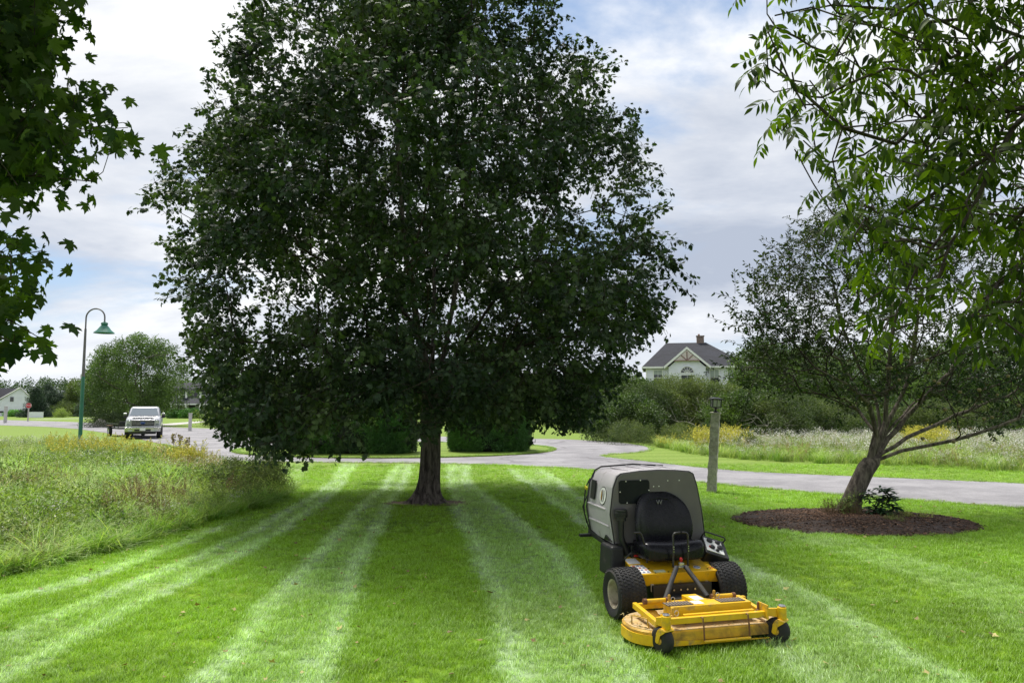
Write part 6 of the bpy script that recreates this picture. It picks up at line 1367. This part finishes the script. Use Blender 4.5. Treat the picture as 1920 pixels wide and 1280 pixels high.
# ================================================================ MEADOWS
BLM = leafmat('meadow_blade', (0.17, 0.36, 0.035), (0.50, 0.52, 0.24), .35, .55, tcol=(1.2, 1.25, .5), rndamt=.5)
FORB = leafmat('forb_leaf', (0.11, 0.19, 0.035), (0.30, 0.32, 0.10), .3, .6); DRY = leafmat('dry_stalk', (0.17, 0.115, 0.06), (0.42, 0.33, 0.18), .1, .9)
WFL = mat('white_petals', (.72, .70, .66), .7, var=.1); YFL = mat('yellow_plume', (.60, .54, .06), .8, var=.15, scale=30)
vs_ = []
for i in range(6):
    V, Fc = blades(42, .35, 1.0, .24, .016, .9, 4, curve=.8, up=.5); vs_.append(npmesh('v', V, Fc, [BLM]))
variant_coll('meadow_tuft', vs_)
def forb(m_leaf, m_fl, nst, hl, nfl, flsz, spread=.2, plume=False, leafsz=.07, bare=False, curl=0):
    V = []; Fc = []; mi = []
    def put(v, f, k):
        o = sum(len(q) for q in V); V.append(np.array(v, float)); 
        for a in f: Fc.append((a[0] + o, a[1] + o, a[2] + o)); mi.append(k)
    for _ in range(nst):
        bx, by = rng.normal(0, spread * .5, 2); h = rng.uniform(*hl); lx, ly = rng.normal(0, .2, 2) * h; pt = lambda s: np.array([bx + lx * s * s, by + ly * s * s, h * s])
        for s0, s1 in ((0, .35), (.35, .7), (.7, 1)):
            a, b = pt(s0), pt(s1); w_ = .004; q = rng.uniform(0, 3.14); dx = np.array([math.cos(q), math.sin(q), 0]) * w_; put([a - dx, a + dx, b + dx * .7, b - dx * .7], [(0, 1, 2), (0, 2, 3)], 0)
            dy = np.array([-math.sin(q), math.cos(q), 0]) * w_; put([a - dy, a + dy, b + dy * .7, b - dy * .7], [(0, 1, 2), (0, 2, 3)], 0)
        if not bare:
            for k in range(int(h * 22)):
                s = rng.uniform(.1, .95); a = rng.uniform(0, 6.283); d = np.array([math.cos(a), math.sin(a), rng.uniform(-.2, .7)]); v, f = lance(leafsz * rng.uniform(.6, 1.4), leafsz * .28, .2, .4, 2); M = frame(d, np.array([0, 0, 1.])); put(v @ M.T + pt(s), f, 0)
        for k in range(nfl):
            if plume: s = rng.uniform(.72, 1.0); a = rng.uniform(0, 6.283); rr = (1.05 - s) * .32 * h; p = pt(s) + np.array([math.cos(a) * rr, math.sin(a) * rr, -rr * .25])
            else: p = pt(1) + rng.normal(0, .06, 3) * np.array([1.3, 1.3, .8]) - np.array([0, 0, .03])
            M = frame(rng.normal(0, 1, 3), rng.normal(0, 1, 3)); z = flsz * rng.uniform(.6, 1.2); v = np.array([(-z, -z, 0), (z, -z, 0), (0, z, 0), (0, 0, z)]) @ M.T + p; put(v, [(0, 1, 2), (0, 1, 3), (1, 2, 3), (0, 2, 3)], 1)
    return npmesh('v', np.concatenate(V), np.array(Fc), [m_leaf, m_fl], mi=mi)
variant_coll('green_forb', [forb(FORB, FORB, 6, (.4, .9), 0, .01, .3, leafsz=.12) for _ in range(4)])
variant_coll('white_forb', [forb(FORB, WFL, 6, (.5, .95), 10, .015, .3) for _ in range(4)])
variant_coll('goldenrod', [forb(FORB, YFL, 6, (.55, 1.15), 26, .017, .4, True) for _ in range(4)])
variant_coll('dry_forb', [forb(DRY, DRY, 9, (.4, .95), 14, .012, .32, True, .05) for _ in range(4)])
def zone_scatter(poly, dens, near=None):
    xs_ = [p[0] for p in poly]; ys_ = [p[1] for p in poly]; A_r = (max(xs_) - min(xs_)) * (max(ys_) - min(ys_)); n_ = int(A_r * dens); X = rng.uniform(min(xs_), max(xs_), n_); Y = rng.uniform(min(ys_), max(ys_), n_); k = inpoly(X, Y, poly)
    k &= (np.abs(X) < Y * .72 + 1.5) & (Y > 7); return X[k], Y[k]
MW = MEADOW
def edge_dist(X, Y, poly):
    d = np.full(len(X), 1e9); P_ = np.array(poly)
    for i in range(len(poly)):
        a = P_[i]; b = P_[(i + 1) % len(poly)]; ab = b - a; t_ = np.clip(((X - a[0]) * ab[0] + (Y - a[1]) * ab[1]) / (ab @ ab), 0, 1); d = np.minimum(d, np.hypot(X - a[0] - ab[0] * t_, Y - a[1] - ab[1] * t_))
    return d
def uu(X, Y): return 960 + F * X / Y
X, Y = zone_scatter(MW, 34); n = len(X); ed = edge_dist(X, Y, MW); grow = np.clip(.40 + ed * .22, 0, 1)
hz = .36 + .75 * fbm(X, Y, 1.7) 
dryf = np.clip((fbm(X + 3, Y - 5, 2.6) - .45) * 2.2, 0, 1) ; green = (Y > 17) & (Y < 24); dryf = np.where(green, dryf * .25, dryf)
pal = np.clip(dryf + .12 + rng.uniform(-.15, .3, n), 0, 1)
kp = rng.uniform(size=n) < np.where(Y > 20, .55, 1.0)
sc_ = (grow * hz * rng.uniform(.7, 1.2, n) * np.where(Y > 21, .66, 1.0))[kp]; s3 = np.stack([sc_ ** .5 * .95, sc_ ** .5 * .95, sc_], 1)
lean_ = rng.normal(0, .22, (n, 2))
scatter('meadow_grass', 'meadow_tuft', np.stack([X, Y, np.zeros(n)], 1)[kp], np.stack([lean_[:, 0] + .15, lean_[:, 1] + .1, rng.uniform(0, 6.28, n)], 1)[kp], s3, np.stack([pal, rng.uniform(.9, 1.5, n) * (.8 + .45 * fbm(X, Y, 1.3)), np.zeros(n)], 1)[kp], label='tall unmown grass of the meadow left of the lawn')
def plants(name, key, dens, cond, s0, s1, tintx, label, poly=MW, br=1.0):
    X, Y = zone_scatter(poly, dens); p = cond(X, Y); k = rng.uniform(size=len(X)) < p; X, Y = X[k], Y[k]; n = len(X)
    if n == 0: return
    g = np.clip(.5 + edge_dist(X, Y, poly) * .3, 0, 1)
    scatter(name, key, np.stack([X, Y, np.zeros(n)], 1), np.stack([rng.normal(0, .12, n), rng.normal(0, .12, n), rng.uniform(0, 6.28, n)], 1), rng.uniform(s0, s1, n) * g, np.stack([np.clip(rng.normal(tintx, .2, n), 0, 1), rng.uniform(.8, 1.2, n) * br, np.zeros(n)], 1), label=label)
X, Y = zone_scatter(MW, 9); f = fbm(X + 31, Y - 17, 1.5); k = (f > .52) & (Y < 25); X, Y = X[k], Y[k]; n = len(X); g = np.clip(edge_dist(X, Y, MW) * .9, .3, 1)
scatter('weedy_mounds', 'shrub_clump', np.stack([X, Y, .16 + .22 * g * rng.uniform(0, 1.4, n)], 1), None, rng.uniform(.7, 1.3, n) * (.5 + .5 * g), np.stack([np.clip(.55 + rng.normal(0, .3, n), 0, 1), rng.uniform(1.3, 2.6, n) * (.7 + .6 * fbm(X, Y, .9)), np.zeros(n)], 1), label='low mounds of mixed leafy weeds in the left meadow')
plants('leafy_weeds', 'green_forb', 12, lambda X, Y: np.clip((fbm(X - 2, Y, 2) - .38) * 4, 0, 1) * np.where((Y > 17) & (Y < 23), .3, 1), .5, .9, .35, 'leafy green weeds mixed through the left meadow')
plants('white_wildflowers', 'white_forb', 1.8, lambda X, Y: np.clip((fbm(X + 20, Y + 7, 2.2) - .45) * 4, 0, 1), .55, .85, .3, 'small white wildflowers scattered in the left meadow')
plants('dry_weeds', 'dry_forb', 14, lambda X, Y: np.clip((fbm(X + 3, Y - 5, 2.6) - .52) * 6, 0, 1) * (Y < 18) + .9 * np.exp(-((uu(X, Y) - 280) / 70) ** 2 - ((Y - 13.2) / 1.3) ** 2), .5, .85, .3, 'dry brown seeding weeds in the left meadow')
plants('goldenrod_patch', 'goldenrod', 3.0, lambda X, Y: 1.0 * ((uu(X, Y) > 105 + 12 * np.sin(Y * 3)) & (uu(X, Y) < 300) & (Y > 25.5) & (Y < 33)) * (np.clip((fbm(X, Y, 1.3) - .3) * 3.2, 0, 1)), .72, 1.0, .8, 'broad patch of yellow goldenrod in front of the pickup and street lamp')
plants('goldenrod_clump', 'goldenrod', 14, lambda X, Y: 1.0 * ((uu(X, Y) > 340) & (uu(X, Y) < 384) & (Y > 21) & (Y < 23.5)), .8, 1.0, .9, 'small bright yellow goldenrod clump at the meadow corner')
plants('tawny_weeds', 'dry_forb', 8, lambda X, Y: 1.0 * ((uu(X, Y) > 300) & (uu(X, Y) < 440) & (Y > 19) & (Y < 26)) * .6, .7, .95, .8, 'tawny seed heads around the small goldenrod clump', br=1.3)
# three tall seed stalks in front of the road
for i, (u, v, lb) in enumerate([(331, 815, 'tallest of three tufted seed stalks against the grey street'), (341, 817, 'middle dark seed stalk with round heads against the street'), (347, 822, 'right-leaning seed stalk against the grey street')]):
    Y = 24.0; h = hgt(v, Y); d = MB(); d.cur = 0; ln2 = (-.02, .03, .16)[i]; pts = [(ln2 * (k / 5) ** 2, 0, h * k / 5) for k in range(6)]; d.tube(pts, [.012, .011, .010, .009, .008, .006], 5); d.cur = 1
    for k in range(46): a = random.uniform(0, 6.28); s = random.uniform(.0, .30); rr = random.uniform(.02, .10) * (1 - s); d.box((ln2 + rr * math.cos(a), rr * math.sin(a), h - s + .05), (.022, .022, .04), (a, s * 9, a))
    for k in range(8): a = random.uniform(0, 6.28); zz = random.uniform(.3, h - .4); d.box((.05 * math.cos(a), .05 * math.sin(a), zz), (.10, .015, .02), (0, .3, a))
    o = d.build('seed_stalk', [mat('stalk_brown', (.13, .10, .06), .9), mat('seedhead_tan', (.24, .19, .06) if i != 1 else (.24, .19, .06), .9)]); o.location = (X_(u, Y), Y, 0); tag(o, lb, 'plant')
# low bush at the meadow tip
tree('low_bush', 'low dark green and rusty bush at the meadow edge next to the mown lawn', 'bush', X_(447, 17.2), 17.2, .78, .95, 'shrub_clump', 210, 0, 'shrub', .55, (.5, .95), trunk=False, ry=.7, lob=.2)
tree('low_bush', 'rust-tipped higher bush at the very tip of the meadow', 'bush', X_(508, 17.4), 17.4, .86, .50, 'shrub_clump', 120, 0, 'shrub', .55, (.9, .95), trunk=False, ry=.5, lob=.2)
# right meadow of white flowers
RM = [G(*p) for p in [(1226, 828), (1232, 838), (1300, 852), (1400, 862), (1550, 869), (1700, 874), (1920, 886), (2400, 905)]] + [(60, 42), (44, 42), (24, 42), (12, 42), (7.7, 42)]
def rcond(a): return lambda X, Y: a * np.ones(len(X))
X, Y = zone_scatter(RM, 9); n = len(X)
scatter('wild_meadow', 'meadow_tuft', np.stack([X, Y, np.zeros(n)], 1), None, rng.uniform(.45, .95, n), np.stack([rng.uniform(.1, .7, n), rng.uniform(.8, 1.2, n), np.zeros(n)], 1), label='pale tangled grass of the meadow beyond the right street')
plants('aster_field', 'white_forb', 7, lambda X, Y: np.clip((fbm(X + 20, Y + 7, 2.2) - .38) * 4, 0, 1) * (uu(X, Y) > 1290), .55, 1.05, .5, 'white asters in the meadow beyond the right street', RM)
plants('brown_weeds', 'dry_forb', 3, rcond(.5), .6, .95, .8, 'buff seeding weeds in the meadow beyond the right street', RM)
plants('green_weeds', 'green_forb', 3, rcond(.7), .6, .9, .4, 'leafy weeds in the meadow beyond the right street', RM)
plants('yellow_patch', 'goldenrod', 4, lambda X, Y: 1.0 * (((uu(X, Y) > 1225) & (uu(X, Y) < 1260)) | ((uu(X, Y) > 1295) & (uu(X, Y) < 1390)) | ((uu(X, Y) > 1700) & (uu(X, Y) < 1775))) * (Y > 32), .8, 1.1, .8, 'yellow goldenrod in the meadow behind the stone lamp post', RM)
for u, v, Y, rx, t_, lb in ((1275, 815, 38.5, 1.3, .8, 'pale olive bush at the tip of the right meadow'), (1400, 838, 33, .45, .4, 'small green bush in the aster meadow'), (1180, 806, 40, 1.6, .4, 'low dark bush behind the turning circle')): tree('meadow_bush', lb, 'bush', X_(u, Y), Y, max(.6, hgt(v, Y) + .5), rx, 'shrub_clump', 170, 0, 'shrub', .8, (t_, 1.05), trunk=False)
# small plants in the mulch bed
def basal(name, label, x, y, mleaf, n_, ll, lw, up, h=.0, kind='stuff'):
    V = []; Fc = []; o = 0; root = empty(name, (x, y, .06), 0, label, 'plant')
    return root
RH = islandleaf('rhododendron_leaf', (0.020, 0.055, 0.022), (0.045, 0.095, 0.040), .12, (1.2, 1.5, .5)); v, f = lance(1.0, .30, .12, .25, 4); ob = npmesh('v', v, np.array(f), [RH]); rme = ob.data; rme.name = 'rhododendron_leaf'; bpy.data.objects.remove(ob)
rh = empty('rhododendron', (AX + .32, AY - .35, .06), 0, 'small glossy-leaved rhododendron at the foot of the leaning trunk', 'shrub')
s = Skel(); s.path([(0, 0, 0), (0, 0, .08)]); Tt = np.array([(rng.uniform(-.18, .40), rng.normal(0, .12), rng.uniform(.06, .52)) for _ in range(33)]); s.grow(Tt, .2, .08, .02, start=1); s.mesh('stem', s.radii(.004, 2.2, .015), TWIG, rh, 5)
for t_ in Tt:
    for k in range(9):
        a = 2 * math.pi * k / 9 + rng.uniform(0, .5); d = np.array([math.cos(a), math.sin(a), rng.uniform(-.25, .6)]); sz = .175 * rng.uniform(.8, 1.2); M = frame(d, np.array([rng.normal(0, .2), rng.normal(0, .2), 1])) * sz
        o = bpy.data.objects.new('leaf', rme); COL.objects.link(o); o.parent = rh; o.matrix_local = Matrix(((*M[0], t_[0]), (*M[1], t_[1]), (*M[2], t_[2]), (0, 0, 0, 1)))
def tuftplant(name, label, x, y, key, n_, rad_, s0, s1, tx, br):
    P = rng.normal(0, rad_, (n_, 3)); P[:, 2] = 0; r = empty(name, (x, y, .06), 0, label, 'plant'); scatter('foliage', key, P, np.stack([rng.normal(0, .3, n_), rng.normal(0, .3, n_), rng.uniform(0, 6, n_)], 1), rng.uniform(s0, s1, n_), np.stack([np.full(n_, tx), np.full(n_, br), np.zeros(n_)], 1), parent=r)
tuftplant('withered_fern', 'rusty brown withered fern clump left of the leaning trunk', AX - .36, AY - .30, 'dry_forb', 16, .10, .28, .42, .1, .8)
tuftplant('withered_fern', 'smaller brown withered clump right against the leaning trunk', AX + .02, AY - .42, 'dry_forb', 8, .06, .2, .3, .1, .7)
tuftplant('groundcover_plant', 'sprig of weeds rising left of the leaning trunk', AX - .12, AY - .2, 'green_forb', 4, .08, .5, .7, .2, 1.0)
tuftplant('groundcover_plant', 'low yellowish plant on the right of the mulch bed', AX + .95, AY - .55, 'green_forb', 16, .14, .14, .22, 1.0, 1.2)
tuftplant('groundcover_plant', 'tiny green plant on the near side of the mulch bed', AX + .28, AY - 1.05, 'green_forb', 12, .08, .14, .22, .4, 1.0)

# small clumps of long bright grass leaning out over the lawn edge
P_ = []
pts_ = MEADOW[:12]
for _ in range(230):
    i = rng.integers(0, 10); s = rng.uniform(); a = pts_[i]; b = pts_[i + 1]; P_.append((a[0] * (1 - s) + b[0] * s - abs(rng.normal(0, .22)) + .05, a[1] * (1 - s) + b[1] * s + rng.normal(0, .15), 0))
P_ = np.array(P_); n = len(P_)
scatter('edge_grass', 'meadow_tuft', P_, np.stack([rng.normal(.1, .25, n), rng.normal(.25, .25, n), rng.uniform(0, 6.28, n)], 1), np.stack([rng.uniform(.5, .9, n), rng.uniform(.5, .9, n), rng.uniform(.15, .55, n)], 1), np.stack([rng.uniform(0, .6, n), rng.uniform(.9, 1.4, n), np.zeros(n)], 1), label='long bright grass leaning over the edge of the mown lawn')
